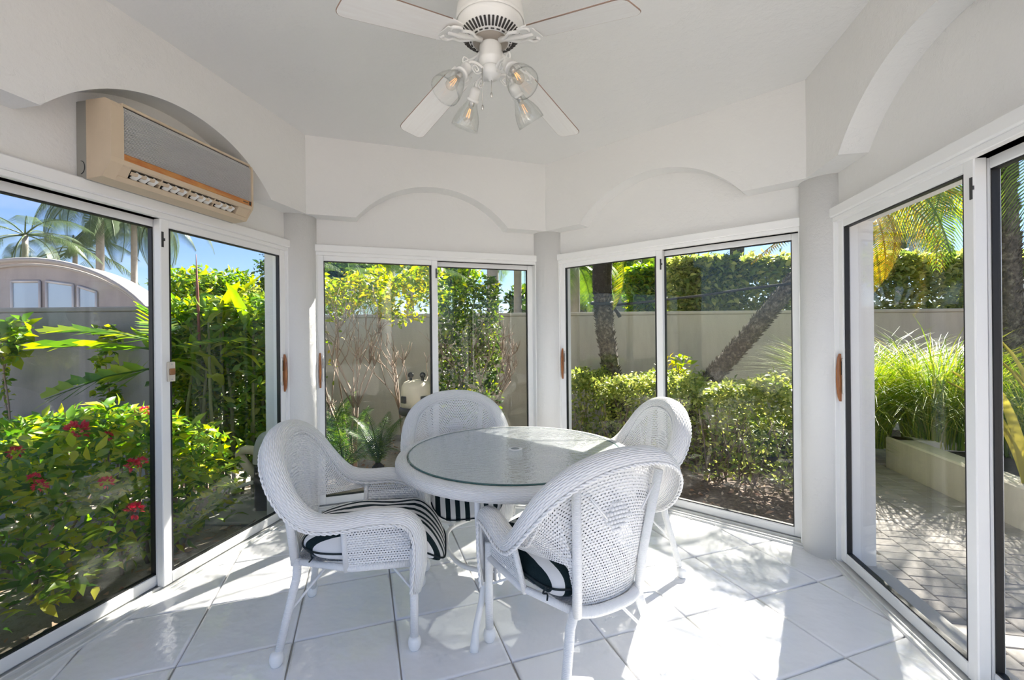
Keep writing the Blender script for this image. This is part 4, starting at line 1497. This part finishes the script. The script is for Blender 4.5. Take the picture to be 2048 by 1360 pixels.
# palm farther right, fronds hang into the top of the right door
b = cw(5.35, 4.7, ZG)
palm(b, [b, cw(5.3, 4.7, 1.5), cw(5.2, 4.65, 2.6), cw(5.1, 4.6, 3.45)], (.13, .11),
     [(AZ(-.9, .3), -.55, 1.1, 'yel'), (AZ(-.9, -.3), -.75, 1.0, 'green'), (AZ(-.5, -.9), -.6, 1.0, 'green'), (AZ(-.8, 0), -1.0, .95, 'gold')],
     'palm at the far right whose long fronds hang across the door top', fibre_from=.8, scale=1.15, nf=10, mats=('green', 'yel'), elev=(-.4, .6))
# tall palm behind the hedge; only its drooping frond tips show at the top of the back right door
b = cw(4.3, 8.45, ZG)
palm(b, [b, cw(4.25, 8.35, 1.9), cw(4.1, 7.9, 3.5), cw(3.95, 7.35, 4.7)], (.14, .11),
     [(AZ(-.5, -.8), -1.0, 1.25, 'yel'), (AZ(.4, -.9), -1.05, 1.25, 'yel')],
     'tall palm behind the clipped hedge whose frond tips hang over the back right door', scale=1.25, nf=8, mats=('green', 'yel', 'green'), elev=(-.45, .6), spikes=False)
# palms beyond the wall on the left
def far_palm(x, ycrown, dep, r, label, sc, plume, nf=13, lean=0):
    b = cw((x-1024)/FPX*dep + lean, dep, ZG); c = px(x, ycrown, dep)
    palm(b, [b, b.lerp(c, .5), c], (r*1.2, r), [], label, True, None, sc, 'palms beyond the garden wall', nf, ('fine_grey',) if x < 400 else ('fine',), plume, (-1.05, .5))
far_palm(50, 470, 13.5, .07, 'small palm left of the arched building top', 1.25, False, 14)
far_palm(200, 395, 16.5, .12, 'tall royal palm with thick pale trunk above the arched roof', 1.9, True, 15)
far_palm(268, 425, 17.5, .10, 'royal palm just right of the thick-trunked one', 1.8, True, 14)
far_palm(318, 430, 19, .10, 'royal palm partly hidden by the left door stile', 1.8, True, 13)
far_palm(150, 500, 18, .08, 'shorter dark palm between the small palm and the royal palm', 1.7, False, 14)
# background seen through the far doors
far_palm(772, 330, 10.5, .19, 'smooth grey palm trunk behind the bare shrub', 1.3, False)
far_palm(985, 380, 12.0, .15, 'slim smooth palm trunk behind the dark green shrub', 1.3, False)
far_palm(1035, 480, 13.0, .11, 'thin palm with drooping fronds beside the middle column', 1.2, False)
far_palm(1150, 520, 10.0, .10, 'young palm behind the wall left of the upright trunk', 1.0, False, 16)
far_palm(1275, 470, 14.0, .13, 'dark palm above the white tiled roof', 1.4, False)
far_palm(700, 560, 9.0, .08, 'bushy young palm over the wall behind the bare shrub', .95, False, 18)
far_palm(820, 545, 9.5, .08, 'bushy young palm right of the smooth grey trunk', .95, False, 18)
far_palm(1800, 440, 11, .12, 'dark palm far behind the tall hedge at the right', 1.5, True)
far_palm(2035, 560, 12, .12, 'palm seen through the nearest right pane', 1.5, False)

# ------------------------------------------------------------------ background trees
def tree(x, y, dep, rad, label, mat, n=3200, size=.22, trunk=.12):
    c = px(x, y, dep); b = Vector((c.x, c.y, ZG))
    t = thing('leafy_tree', b, label, 'tree', 0, 'trees beyond the garden wall')
    pts = np.concatenate([ellipsoid(n//4, (random.uniform(-.5, .5)*rad[0], random.uniform(-.4, .4)*rad[0], c.z-ZG+random.uniform(-.4, .3)*rad[1]), (rad[0]*.65, rad[0]*.65, rad[1]*.65), .3) for _ in range(4)])
    cloud('foliage', pts, size, mat, t, .5)
    mb = MB(); mb.tube([(0, 0, 0), (.1, .05, (c.z-ZG)*.5), (0, 0, c.z-ZG)], [trunk, trunk*.8, trunk*.4], 8)
    for k in range(4):
        mb.tube([(0, 0, (c.z-ZG)*.55), (random.uniform(-.6, .6)*rad[0], random.uniform(-.5, .5)*rad[0], c.z-ZG+random.uniform(0, .5)*rad[1])], [trunk*.5, trunk*.15], 6)
    mb.build('trunk', BARKG, t)
tree(430, 590, 15, (1.6, 1.0), 'olive tree low over the tropical hedge', G_MIX)
tree(600, 545, 13, (1.3, 1.3), 'dark pine-like tree beside the left column', G_DARK, 3600, .16)
tree(520, 600, 16, (1.6, .8), 'pale distant tree behind the tropical hedge', G_OLIVE)
tree(690, 545, 14, (2.0, 1.3), 'dark tree in the top of the back left door', G_DARK, 4200)
tree(905, 560, 13, (1.6, .9), 'rounded bushy tree left of the slim palm trunk', G_MIX, 4000, .17)
tree(1080, 600, 16, (1.6, .7), 'low dark tree behind the middle column', G_DARK)
tree(1160, 560, 13.5, (1.6, 1.3), 'light leafy tree left of the upright palm trunk', G_MIX, 4200)
tree(1270, 560, 17, (2.0, 1.6), 'dark leafy tree behind the tiled roof', G_DARK, 3200)
tree(2060, 600, 14, (2.2, .9), 'dark shrubby tree at the right edge', G_DARK)

# ------------------------------------------------------------------ bare shrubs behind the back left door
def branch(mb, p, d, L, r, depth, ends, bend=.25):
    if Vector((p.x+d.x*L, p.y+d.y*L)).length > .62: d = Vector((-p.x*.3, -p.y*.3, 1)).normalized(); L *= .6
    q = p + d*L
    m_ = p.lerp(q, .5) + Vector((random.uniform(-1, 1), random.uniform(-1, 1), random.uniform(-.3, .3)))*L*.09
    mb.tube([p, m_, q], [r, r*.85, r*.68], 5)
    if depth == 0 or r < .0016: ends.append(q); return
    for k in range(random.choice((2, 2, 3))):
        nd = (d + Vector((random.uniform(-1, 1), random.uniform(-1, 1), random.uniform(-.35, .55)))*.62).normalized()
        branch(mb, q, nd, L*random.uniform(.58, .85), r*.64, depth-1, ends)
def shrub(lat, dep, h, nst, spread, depth, label, leafmat, nleaf, leafz, size, lw_=(.35, .3)):
    c = cw(lat, dep, ZG)
    t = thing('shrub', c, label, 'shrub', 0, 'shrubs behind the back left door')
    mb = MB(); ends = []
    for k in range(nst):
        a = random.uniform(0, 2*PI)
        d = Vector((math.cos(a)*spread, math.sin(a)*spread, 1)).normalized()
        branch(mb, Vector((math.cos(a)*.05, math.sin(a)*.05, 0)), d, h*.33, random.uniform(.011, .019), depth, ends)
    mb.build('branches', BARK, t, kind='stuff')
    hw, hd = lw_
    n = nleaf
    la = rng.uniform(-hw, hw, n); de = rng.uniform(-hd, hd, n)
    zz = leafz[0] + (leafz[1]-leafz[0])*rng.random(n)**.7 + .06*np.sin(la*9) + .05*np.sin(la*21+2)
    P_ = np.stack([la*CT-de*ST, la*ST+de*CT, zz-ZG], 1)
    cloud('foliage', P_, size, leafmat, t, .5, .25)
    return t
shrub(-1.78, 4.95, 2.3, 7, .30, 4, 'half-bare shrub with twiggy grey stems and a leafy yellow-green top', G_YEL, 900, (1.66, 2.06), .07, (.46, .3))
shrub(-1.22, 5.3, 1.8, 3, .22, 3, 'thin leaning shrub over the pool filter', G_YEL, 650, (1.55, 2.2), .08, (.38, .25))
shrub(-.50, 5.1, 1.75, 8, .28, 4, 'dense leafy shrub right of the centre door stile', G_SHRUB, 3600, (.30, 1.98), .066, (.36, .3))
shrub(-2.02, 4.6, 1.0, 3, .35, 3, 'low dry twigs beside the left column', G_YEL, 60, (.8, 1.6), .06, (.25, .2))

# low sago fronds under them
def rosette(lat, dep, n, L, label, mk='sago', tilt=(.35, 1.2), name='sago_palm', z0=.12):
    c = cw(lat, dep, ZG)
    t = thing(name, c, label, 'plant', 0, 'low garden plants')
    mb = MB(); mb.lathe([(.07, 0), (.08, .06), (.06, .14), (.02, .18)], 10); mb.build('crown', FIBRE, t)
    for k in range(n):
        place(random.choice(FR[mk]), 'frond', t, (0, 0, z0), (0, -random.uniform(*tilt), 2*PI*k/n+random.uniform(-.2, .2)), L/1.7*random.uniform(.85, 1.1))
rosette(-1.72, 4.45, 12, .75, 'low dark sago palm in front of the bare shrub')
rosette(-1.95, 4.75, 11, .95, 'spreading low palm beside the left column', 'sago', (.5, 1.3))
rosette(-1.40, 4.55, 10, .70, 'small low palm left of the pool filter', 'sago', (.5, 1.25))

# small sapling by the slanting trunk
c = px(1357, 765, 5.2); c.z = ZG
t = thing('sapling', c, 'small bright sapling standing over the hedge beside the door stile', 'plant')
mb = MB(); mb.tube([(0, 0, 0), (.02, 0, .6), (0, 0, 1.12)], [.012, .009, .005], 6); mb.build('stem', BARK, t)
cloud('foliage', np.array([[random.gauss(0, .10), random.gauss(0, .10), random.uniform(.85, 1.22)] for _ in range(70)]), .10, G_YEL, t, .5, kind=None)

# ------------------------------------------------------------------ heliconias, fishtail palm, vines
def bigleaf_mesh(L=.75, W=.16, droop=.35):
    mb = MB()
    def fn(u, v):
        w_ = W*math.sin(PI*min(1, .06+.94*u))**.7*(1-.35*u)
        y = (v-.5)*2
        return Vector((L*u*(1-.1*u), y*w_*.5, .5*L*u-droop*L*u*u*1.4 + .25*abs(y)*w_*.5 + .012*math.sin(u*20)*abs(y)))
    mb.grid(fn, 10, 4)
    me = mb.mesh('leaf'); me.materials.append(G_MIX)
    return me
BL = [bigleaf_mesh(.75, .16, .3), bigleaf_mesh(.65, .14, .6), bigleaf_mesh(.85, .13, .2)]
BLY = []
for me in BL:
    m2 = me.copy(); m2.materials.clear(); m2.materials.append(G_YEL); BLY.append(m2)
CANE = plain('green_cane', (.16, .17, .06), .6, var=.4)
def heliconia(lat, dep, h, label, n=7, spike=False, mats=None):
    c = cw(lat, dep, ZG)
    t = thing('heliconia', c, label, 'plant', 0, 'heliconias in the tropical hedge')
    for k in range(3):
        a = random.uniform(0, 6.28); r_ = random.uniform(.02, .10); tx, ty = random.uniform(-.12, .12), random.uniform(-.1, .1)
        hh = h*random.uniform(.8, 1)
        mb = MB(); mb.tube([(r_*math.cos(a), r_*math.sin(a), 0), (r_*math.cos(a)+tx*.5, r_*math.sin(a)+ty*.5, hh*.55), (tx, ty, hh)], [.018, .014, .008], 6); mb.build('stem', CANE, t)
        for q in range(n//3+1):
            z = hh*random.uniform(.55, 1.0)
            place(random.choice(mats or BL), 'leaf', t, (tx*z/hh, ty*z/hh, z), (random.uniform(-.3, .3), -random.uniform(.1, 1.1), random.uniform(0, 6.28)), random.uniform(.45, .85))
    if spike:
        mb = MB(); mb.tube([(.02, 0, h*.8), (.0, 0, h+.18), (-.01, 0, h+.50)], [.010, .012, .002], 6)
        mb.build('red_spike', plain('heliconia_spike', (.20, .06, .05), .6), t)
heliconia(-2.86, 4.0, 1.75, 'heliconia with a tall dark red spike above the hedge', 9, True)
heliconia(-3.10, 3.95, 1.60, 'heliconia nearest the left door stile', 8)
heliconia(-2.62, 4.0, 1.80, 'heliconia with bright upright leaves in the hedge middle', 9, False, BLY)
heliconia(-2.38, 4.05, 1.65, 'heliconia in front of the left column gap', 8)
heliconia(-2.20, 4.15, 1.55, 'heliconia closest to the pool pump', 7)
# fishtail palm with jagged leaves reaching left in front of the wall
c = cw(-2.96, 3.72, ZG)
t = thing('fishtail_palm', c, 'fishtail palm with ragged bright leaves reaching left before the grey wall', 'plant')
mb = MB(); mb.tube([(0, 0, 0), (.02, .02, .9), (0, 0, 1.55)], [.03, .024, .015], 8); mb.build('stem', CANE, t)
def fishtail():
    mb = MB()
    n = 7
    for k in range(n):
        x = .12 + .72*k/n
        for sg in (-1, 1):
            L_ = .27*(1-.35*k/n)
            p = Vector((x, 0, .14*x-.30*x*x)); d = Vector((.72, sg*.62, -.10-.12*random.random())).normalized()
            s = (Vector((-d.y, d.x, 0)).normalized()*.8+Vector((0, 0, .5*sg))).normalized()*.062
            e = p + d*L_
            mb.add([p, p+d*L_*.55+s*.7, e+s*1.0-d*.03, e+s*.35+d*.03, e-s*.2-d*.015, e-s*.8+d*.02, p+d*L_*.5-s*.6], [(0, 1, 2, 3, 4, 5, 6)])
    mb.tube([(0, 0, 0), (.4, 0, .01), (.85, 0, -.10)], [.009, .007, .003], 5)
    me = mb.mesh('frond'); me.materials.append(G_MIX); return me
FT = [fishtail(), fishtail()]
for az, el, z, s in ((AZ(-1, -.1), .15, 1.38, 1.05), (AZ(-1, .25), .0, 1.22, 1.0), (AZ(-.9, -.5), -.2, 1.25, .9), (AZ(-.6, .6), .5, 1.5, .8), (AZ(-.5, -.8), .25, 1.45, .8), (AZ(.4, -.6), .3, 1.5, .7), (AZ(.9, .2), .2, 1.4, .7)):
    place(random.choice(FT), 'frond', t, (0, 0, z), (random.uniform(-.6, .6), -el, az), s)
# creepers on the wall
def vine(x0, x1, y0, y1, dep, n, label, size=.085):
    a = px((x0+x1)/2, y1, dep); c = Vector((a.x, a.y, ZG))
    t = thing('creeper', c, label, 'vine', 0, 'creepers on the garden wall')
    P_ = []
    for k in range(n):
        yy = y0 + (y1-y0)*random.random()
        xx = (x0+x1)/2 + (x1-x0)*random.uniform(-.5, .5)*(.5+.5*math.sin(yy*.05)**2)
        P_.append(tuple(px(xx, yy, dep-random.uniform(.02, .16)) - c))
    cloud('foliage', np.array(P_), size, G_MIX, t, .6, .0)
    mb = MB()
    e = px((x0+x1)/2, y0, dep) - c
    mb.tube(spline([(0, 0, 0), (e.x*.4+.05, e.y*.4, e.z*.4), (e.x*.8-.04, e.y*.8, e.z*.75), e], 4), .008, 5)
    mb.build('stem', BARK, t)
vine(188, 245, 650, 840, 4.62, 260, 'ivy column climbing the grey wall under the fishtail leaves')
vine(-40, 62, 640, 720, 4.45, 190, 'leafy creeper clump on the wall at the left edge', .11)
vine(2, 22, 715, 860, 4.6, 70, 'thin creeper hanging below the leafy clump', .06)

# ------------------------------------------------------------------ ornamental grass, flax
def grass(lat, dep, n, h, label, z0=ZG, spread=.22, lean=(.0, 0.0), w_=.0042, reach=1.1):
    c = cw(lat, dep, z0)
    t = thing('ornamental_grass', c, label, 'grass', 0, 'ornamental grass clumps')
    K = 7
    V, F = [], []
    for k in range(n):
        a = random.uniform(0, 2*PI); r0 = spread*math.sqrt(random.random())
        p = np.array([r0*math.cos(a), r0*math.sin(a), 0])
        a2 = a + random.gauss(0, .5)
        hh = h*random.uniform(.55, 1.12); out_ = min(random.uniform(.45, 1.3)*hh*.85, reach)
        dx, dy = math.cos(a2), math.sin(a2)
        lx, ly = lean[0]*CT-lean[1]*ST, lean[0]*ST+lean[1]*CT
        sx_, sy_ = -dy, dx
        ww = w_*random.uniform(.7, 1.4)
        bi = len(V)
        for q in range(K):
            u = q/(K-1)
            x = p[0] + dx*out_*u**1.9 + lx*u*u*hh; y = p[1] + dy*out_*u**1.9 + ly*u*u*hh
            z = hh*(u - .62*(out_/hh)*u**2.6*1.15)
            wq = ww*(1-u**2.2)+.0006
            V += [(x-sx_*wq, y-sy_*wq, max(z, .005)), (x+sx_*wq, y+sy_*wq, max(z, .005))]
        for q in range(K-1):
            F.append((bi+2*q, bi+2*q+1, bi+2*q+3, bi+2*q+2))
    me = bpy.data.meshes.new('blades'); me.from_pydata(V, [], F); me.materials.append(G_GRASS)
    place(me, 'blades', t, kind='stuff')
    return t
grass(3.98, 5.1, 1500, 1.75, 'big ornamental grass clump arching beside the right door', .10, .30)
grass(4.55, 4.7, 1300, 1.70, 'second ornamental grass clump to the right of the biggest', .18, .30)
grass(4.95, 4.15, 900, 1.45, 'ornamental grass clump deepest in the planter at the right', .18, .28)
grass(3.72, 5.3, 600, 1.0, 'grass clump far behind, near the corner column', ZG, .22, reach=.8)
grass(3.05, 5.35, 260, 1.05, 'fan of bright grass blades right of the slanting trunk', ZG, .14, (0, 0), .009)
def flax(lat, dep, z0, n, h, label, mat):
    c = cw(lat, dep, z0)
    t = thing('flax_plant', c, label, 'plant')
    mb = MB()
    def fn(u, v):
        y = (v-.5)*2; w_ = .030*(1-u**3)+.002
        return Vector((.42*h*u**1.7, y*w_, h*u*(1-.22*u*u) - .02*(1-abs(y))))
    mb.grid(fn, 9, 2); me = mb.mesh('leaf'); me.materials.append(mat)
    for k in range(n):
        place(me, 'leaf', t, (0, 0, 0), (random.uniform(-.15, .15), random.uniform(-.45, .25), 2*PI*k/n), random.uniform(.7, 1.1))
flax(3.78, 3.22, .2, 18, 1.2, 'yellow-green flax with broad strap leaves by the nearest right pane', mat_leaf('flax_leaf', [(0, (.20, .22, .04)), (1, (.50, .44, .10))], .4))

# ------------------------------------------------------------------ planter, path
PLANT_M = mat_wallpaint('planter_stucco', (.78, .71, .60))
SOIL = plain('dark_soil', (.06, .05, .045), .95, bump=.6, bscale=20)
pa, pb_, pc_, pd_ = Vector((4.02, 4.75)), Vector((3.42, 2.1)), Vector((5.9, 1.6)), Vector((6.6, 4.2))
t = thing('planter', cw(4.3, 3.4, ZG), 'low cream stucco planter with a white top along the paved path', 'planter')
o3 = cw(4.3, 3.4, ZG)
def low_wall(p, q, nm):
    d = (q-p).normalized(); nn = Vector((d.y, -d.x)) if False else Vector((-d.y, d.x)); L = (q-p).length
    mb = MB()
    def xf(s, tt, z):
        v = cw(p.x+d.x*s+nn.x*tt, p.y+d.y*s+nn.y*tt, z) - o3
        return (v.x, v.y, v.z)
    mb.bbox((0, 0, ZG-.02), (L, .20, .265), .015, xf)
    mb.build(nm, PLANT_M, t)
low_wall(pa, pb_, 'wall'); low_wall(pb_, pc_, 'wall'); low_wall(pd_, pa, 'wall')
mb = MB()
pm_ = (pa+pb_+pc_+pd_)/4
pl_ = [cw(p.x, p.y, 0) - o3 for p in ((q_-pm_)*.93+pm_ for q_ in (pa, pb_, pc_, pd_))]
mb.prism([(p.x, p.y) for p in pl_], .0, .26); mb.build('soil', SOIL, t)
def mat_paver():
    m = NT('concrete_paver')
    rnd = m.n('ShaderNodeObjectInfo').outputs['Random']
    col = m.ramp(rnd, [(0, (.30, .275, .25)), (.5, (.35, .325, .295)), (1, (.40, .365, .33))])
    p = m.pos()
    col = m.mix(m.ramp(m.noise(45, 4, .7, p), [(.45, (0,0,0)), (.75, (.45,.45,.45))]), col, (.24, .215, .19))
    return m.done(m.principled(col, .85, 0, m.bump(m.noise(120, 3, .6, p), .3, .006)))
PAV = mat_paver()
pbm = MB(); pbm.prism([(1.56, -1.5), (4.45, -1.5), (4.45, 6.4), (2.85, 6.4), (1.56, 3.15)], ZG-.02, ZG+.018)
path = pbm.build('floor_path', plain('paver_bed', (.20, .17, .14), .95)); tag(path, 'paved garden path of small concrete blocks outside the right door', 'path', kind='structure')
pm = MB(); pm.bbox((-.0985, -.0485, -.03), (.0985, .0485, .022), .004)
pme = pm.mesh('paver'); pme.materials.append(PAV)
cells = []
for i in range(14):
    for j in range(-10, 85):
        x = 1.68 + i*.2; y = -.4 + j*.1 + (.05 if i % 2 else 0)
        lat = x*CT + y*ST; dep = -x*ST + y*CT
        if dep < .8 or x - .1 < 1.56 or x - .1 < 1.56 + (y-3.15)*.397 or y > 6.3: continue
        if lat > 3.45 + (dep-2.1)*.227 and dep > 1.9 and dep < 4.8: continue
        cells.append((abs(lat/dep), dep, x, y))
vis = [c for c in cells if c[0] < 1.24 and c[1] > 1.6]
vis.sort(key=lambda c: c[1])
first = set((c[2], c[3]) for c in vis[:300])
rest = [c for c in cells if (c[2], c[3]) not in first]
for x, y in sorted(first):
    place(pme, 'paver', path, (x, y, ZG+.02+random.uniform(-.001, .0015)), (0, 0, random.uniform(-.006, .006)))
rb = MB()
for _, _, x, y in rest: rb.bbox((x-.0985, y-.0485, ZG-.01), (x+.0985, y+.0485, ZG+.042), .004)
rb.build('far_pavers', PAV, path, kind='stuff')

# ------------------------------------------------------------------ strap between the trunks
STRAP = plain('black_strap', (.016, .016, .017), .7)
s0, s1 = px(1222, 611, 5.78), px(1590, 566, 5.05)
t = thing('support_strap', (s0+s1)/2, 'black strap tied between the two palm trunks', 'strap')
mid_ = (s0+s1)/2
mb = MB(); mb.tube([s0-mid_, (s0-mid_)*.5+Vector((0, 0, -.01)), Vector((0, 0, -.015)), (s1-mid_)*.5, s1-mid_], .017, 6); mb.build('band', STRAP, t)
tk = px(1204, 606, 5.9)-mid_
mb = MB(); mb.tube([(tk.x+.135*math.cos(q/20*2*PI), tk.y+.135*math.sin(q/20*2*PI), tk.z+.02*math.sin(q/20*2*PI)) for q in range(20)], .022, 6, closed=True); mb.build('trunk_loop', STRAP, t)
e0, e1 = px(1224, 612, 5.74)-mid_, px(1240, 634, 5.7)-mid_
mb = MB(); mb.tube([e0, e0.lerp(e1, .5)+Vector((.01, 0, 0)), e1], [.02, .024, .028], 6); mb.build('loose_end', STRAP, t)

# ------------------------------------------------------------------ pool filter and pump
CREAM_T = plain('filter_tank_cream', (.70, .62, .48), .45, var=.06)
TAN_T = plain('filter_tank_tan', (.52, .43, .35), .5, var=.08)
PVC = plain('white_pvc', (.74, .72, .68), .4)
c = cw(-1.06, 4.85, ZG)
t = thing('pool_filter', c, 'cream pool filter tank with a black clamp band and two gauges', 'pool filter', TH)
mb = MB(); mb.lathe([(.165, 0), (.165, .45), (.168, .62)], 28); mb.build('tank_body', TAN_T, t)
mb = MB(); mb.lathe([(.168, .71), (.168, .86), (.160, .93), (.135, .975), (.09, .995), (0, 1.0)], 28); mb.build('tank_lid', CREAM_T, t)
mb = MB(); mb.lathe([(.170, .62), (.190, .635), (.194, .665), (.190, .695), (.170, .71)], 28); mb.build('clamp_band', DARK_PL, t)
for a in (-2.25, -.9):
    mb = MB(); mb.bbox((-.036, -.010, -.038), (.036, .010, .038), .006); o = mb.build('label_plate', DARK_PL, t, (.176*math.cos(a), .176*math.sin(a), .80)); o.rotation_euler = (0, 0, a+PI/2)
for x in (-.055, .075):
    mb = MB(); mb.lathe([(.016, 0), (.016, .06)], 10, lambda X, Y, Z, x=x: (x+X, -.03+Y, .97+Z)); mb.build('valve_stem', DARK_PL, t)
    mb = MB(); mb.lathe([(.0, .016), (.028, .014), (.033, 0), (.028, -.014), (0, -.016)], 18, lambda X, Y, Z, x=x: (x+X, -.03-Z, 1.055+Y)); mb.build('gauge', DARK_PL, t)
c = cw(-2.03, 3.82, ZG)
t = thing('pool_pump', c, 'grey domed pool pump cover with cream elbow pipe by the left column', 'pool pump', TH)
GREYC = plain('pump_cover_grey', (.50, .50, .50), .5, var=.05)
mb = MB()
mb.grid(lambda u, v: Vector(((.19*math.copysign(abs(math.cos(u*2*PI))**.55, math.cos(u*2*PI)))*(math.cos(v*PI/2)**.35 if v < 1 else 0), (.15*math.copysign(abs(math.sin(u*2*PI))**.55, math.sin(u*2*PI)))*(math.cos(v*PI/2)**.35 if v < 1 else 0), .42+.26*math.sin(v*PI/2))), 32, 10)
mb.lathe([(.165, .40), (.17, .425)], 24)
mb.build('cover', GREYC, t)
mb = MB(); mb.bbox((-.16, -.13, 0), (.16, .13, .41), .02); mb.build('base', DARK_PL, t)
mb = MB(); mb.tube(spline([(-.17, -.02, .50), (-.27, -.03, .52), (-.33, -.03, .48), (-.28, -.03, .40), (-.19, -.03, .30)], 6), .036, 10); mb.build('elbow_pipe', CREAM_T, t)
mb = MB(); mb.tube(spline([(-.14, -.16, .28), (-.40, -.20, .215), (-.56, -.22, .17), (-.575, -.22, .14), (-.575, -.22, .0)], 5), .017, 8); mb.build('white_pipe', PVC, t)
# pale dome-shaped lid and slab beside
mb = MB(); mb.bbox((-.62, -.35, 0), (.25, .28, .03), .01); mb.build('slab', plain('concrete_slab', (.42, .41, .39), .9, bump=.3), t)

# ------------------------------------------------------------------ buildings beyond
def arched_house():
    dep = 8.6
    c = px(62, 640, dep); base = cw((62-1024)/FPX*dep, dep, ZG)
    t = thing('arched_house', base, 'pale house with a barrel-arched roof behind the grey wall', 'house', TH)
    zb = 1.2-ZG
    top = px(62, 522, dep).z - ZG; hw = 2.84
    spring = top - 2.2
    def az(x): return spring + (top-spring)*math.sqrt(max(0, 1-(x/hw)**2))
    PALE = mat_wallpaint('pale_pink_stucco', (.42, .37, .35))
    ROOFC = plain('arched_roof_edge', (.42, .385, .355), .85, bump=.5, bscale=25)
    xs = [-hw + 2*hw*k/40 for k in range(41)]
    mb = MB()
    vs = [(x, 0, 0) for x in xs] + [(x, 0, az(x)) for x in xs] + [(x, .5, 0) for x in xs] + [(x, .5, az(x)) for x in xs]
    n = 41
    fs = []
    for k in range(n-1):
        fs += [(k, k+1, n+k+1, n+k), (n+k, n+k+1, 3*n+k+1, 3*n+k)]
    fs += [(0, n, 3*n, 2*n), (n-1, 2*n+n-1, 3*n+n-1, 2*n-1)]
    mb.add(vs, fs); mb.build('wall', PALE, t)
    for off, dz, r_ in ((-.10, .01, .045), (-.05, -.08, .025)):
        mb = MB(); mb.tube([(x, off, az(x)+dz) for x in xs], r_, 8); mb.build('arched_moulding', ROOFC, t)
    WG = plain('house_window_glass', (.42, .50, .60), .06, 0, spec=.8)
    FRM = plain('house_window_frame', (.62, .57, .54), .6)
    for k, (x0, x1) in enumerate(((-1.35, -.95), (-.85, -.35), (.0, .55), (.68, 1.2), (1.3, 1.65))):
        x0 -= .35; x1 -= .35
        z0 = 1.55; 
        pts = [(x0, z0), (x1, z0), (x1, min(az(x1)-.38, 2.62)), (x0, min(az(x0)-.38, 2.62))]
        mb = MB(); mb.add([(x, -.012, z) for x, z in pts] + [(x, .01, z) for x, z in pts], [(0, 1, 2, 3), (0, 4, 5, 1), (1, 5, 6, 2), (2, 6, 7, 3), (3, 7, 4, 0)]); w0 = mb.build('window', WG, t)
        mb = MB()
        for q in range(4):
            a, b = pts[q], pts[(q+1) % 4]
            mb.tube([(a[0], -.02, a[1]), (b[0], -.02, b[1])], .028, 4)
        mb.build('window_frame', FRM, w0)
arched_house()
c = cw(4.7, 16, ZG)
t = thing('tiled_house', c, 'white-roofed house glimpsed between the upright trunk and the square hedge', 'house', TH)
mb = MB(); mb.box((-2.2, -1.5, 0), (2.2, 2.5, 2.2)); mb.build('wall', mat_wallpaint('white_house_paint', (.72, .70, .66)), t)
RT = plain('white_roof_tile', (.42, .40, .39), .8, bump=.3)
mb = MB()
for k in range(16):
    u0, u1 = k/16, (k+1)/16
    w0, w1 = 2.5*(1-.7*u0), 2.5*(1-.7*u1)
    z0, z1 = 2.15+1.5*u0, 2.15+1.5*u1
    y0, y1 = -1.75+2.2*u0, -1.75+2.2*u1
    mb.add([(-w0, y0, z0+.05), (w0, y0, z0+.05), (w1, y1, z1), (-w1, y1, z1), (-w0, y0, z0-.02), (w0, y0, z0-.02)], [(0, 1, 2, 3), (4, 5, 1, 0)])
mb.build('roof', RT, t, kind='stuff')
# white garden globe lamp
c = cw(6.72, 5.85, ZG)
t = thing('globe_lamp', c, 'white garden globe lamp on a post by the wall at the right edge', 'lamp')
mb = MB(); mb.lathe([(.05, 0), (.05, 1.75), (.08, 1.78), (.08, 1.82)], 12); mb.build('post', STEEL, t)
mb = MB(); mb.lathe([(.06, 1.80)] + [(.19*math.sin(a), 1.98-.19*math.cos(a)) for a in [PI*q/12 for q in range(2, 12)]] + [(0, 2.17)], 20); mb.build('globe', plain('opal_globe', (.75, .73, .70), .35), t)

# fallen leaves on the soil
n = 2600
u = rng.random((n, 2))
la = -4.2 + 7.6*u[:, 0]; de = 2.0 + 4.2*u[:, 1]
X = la*CT - de*ST; Y = la*ST + de*CT
ok = ~((X > -2.62) & (X < 1.7) & (np.abs(X+.476)*.5/.866 + Y < 4.55)) & (X < 1.55) & (X > -5) & ~((la < -3.05) & (de > 4.5)) & (de < 6.4)
X, Y = X[ok], Y[ok]
P_ = np.stack([X, Y, np.full(len(X), ZG+.012)], 1)
dd = rdir(len(P_), 0, .15)
me = leaf_mesh('fallen_leaves', P_, dd, rup(len(P_)), rng.uniform(.03, .08, len(P_)), rng.uniform(.015, .035, len(P_)), fold=.3, droop=.0, mat=DRY)
tag(place(me, 'fallen_leaves'), 'dry brown leaves scattered over the sandy soil', 'leaf litter', kind='stuff')
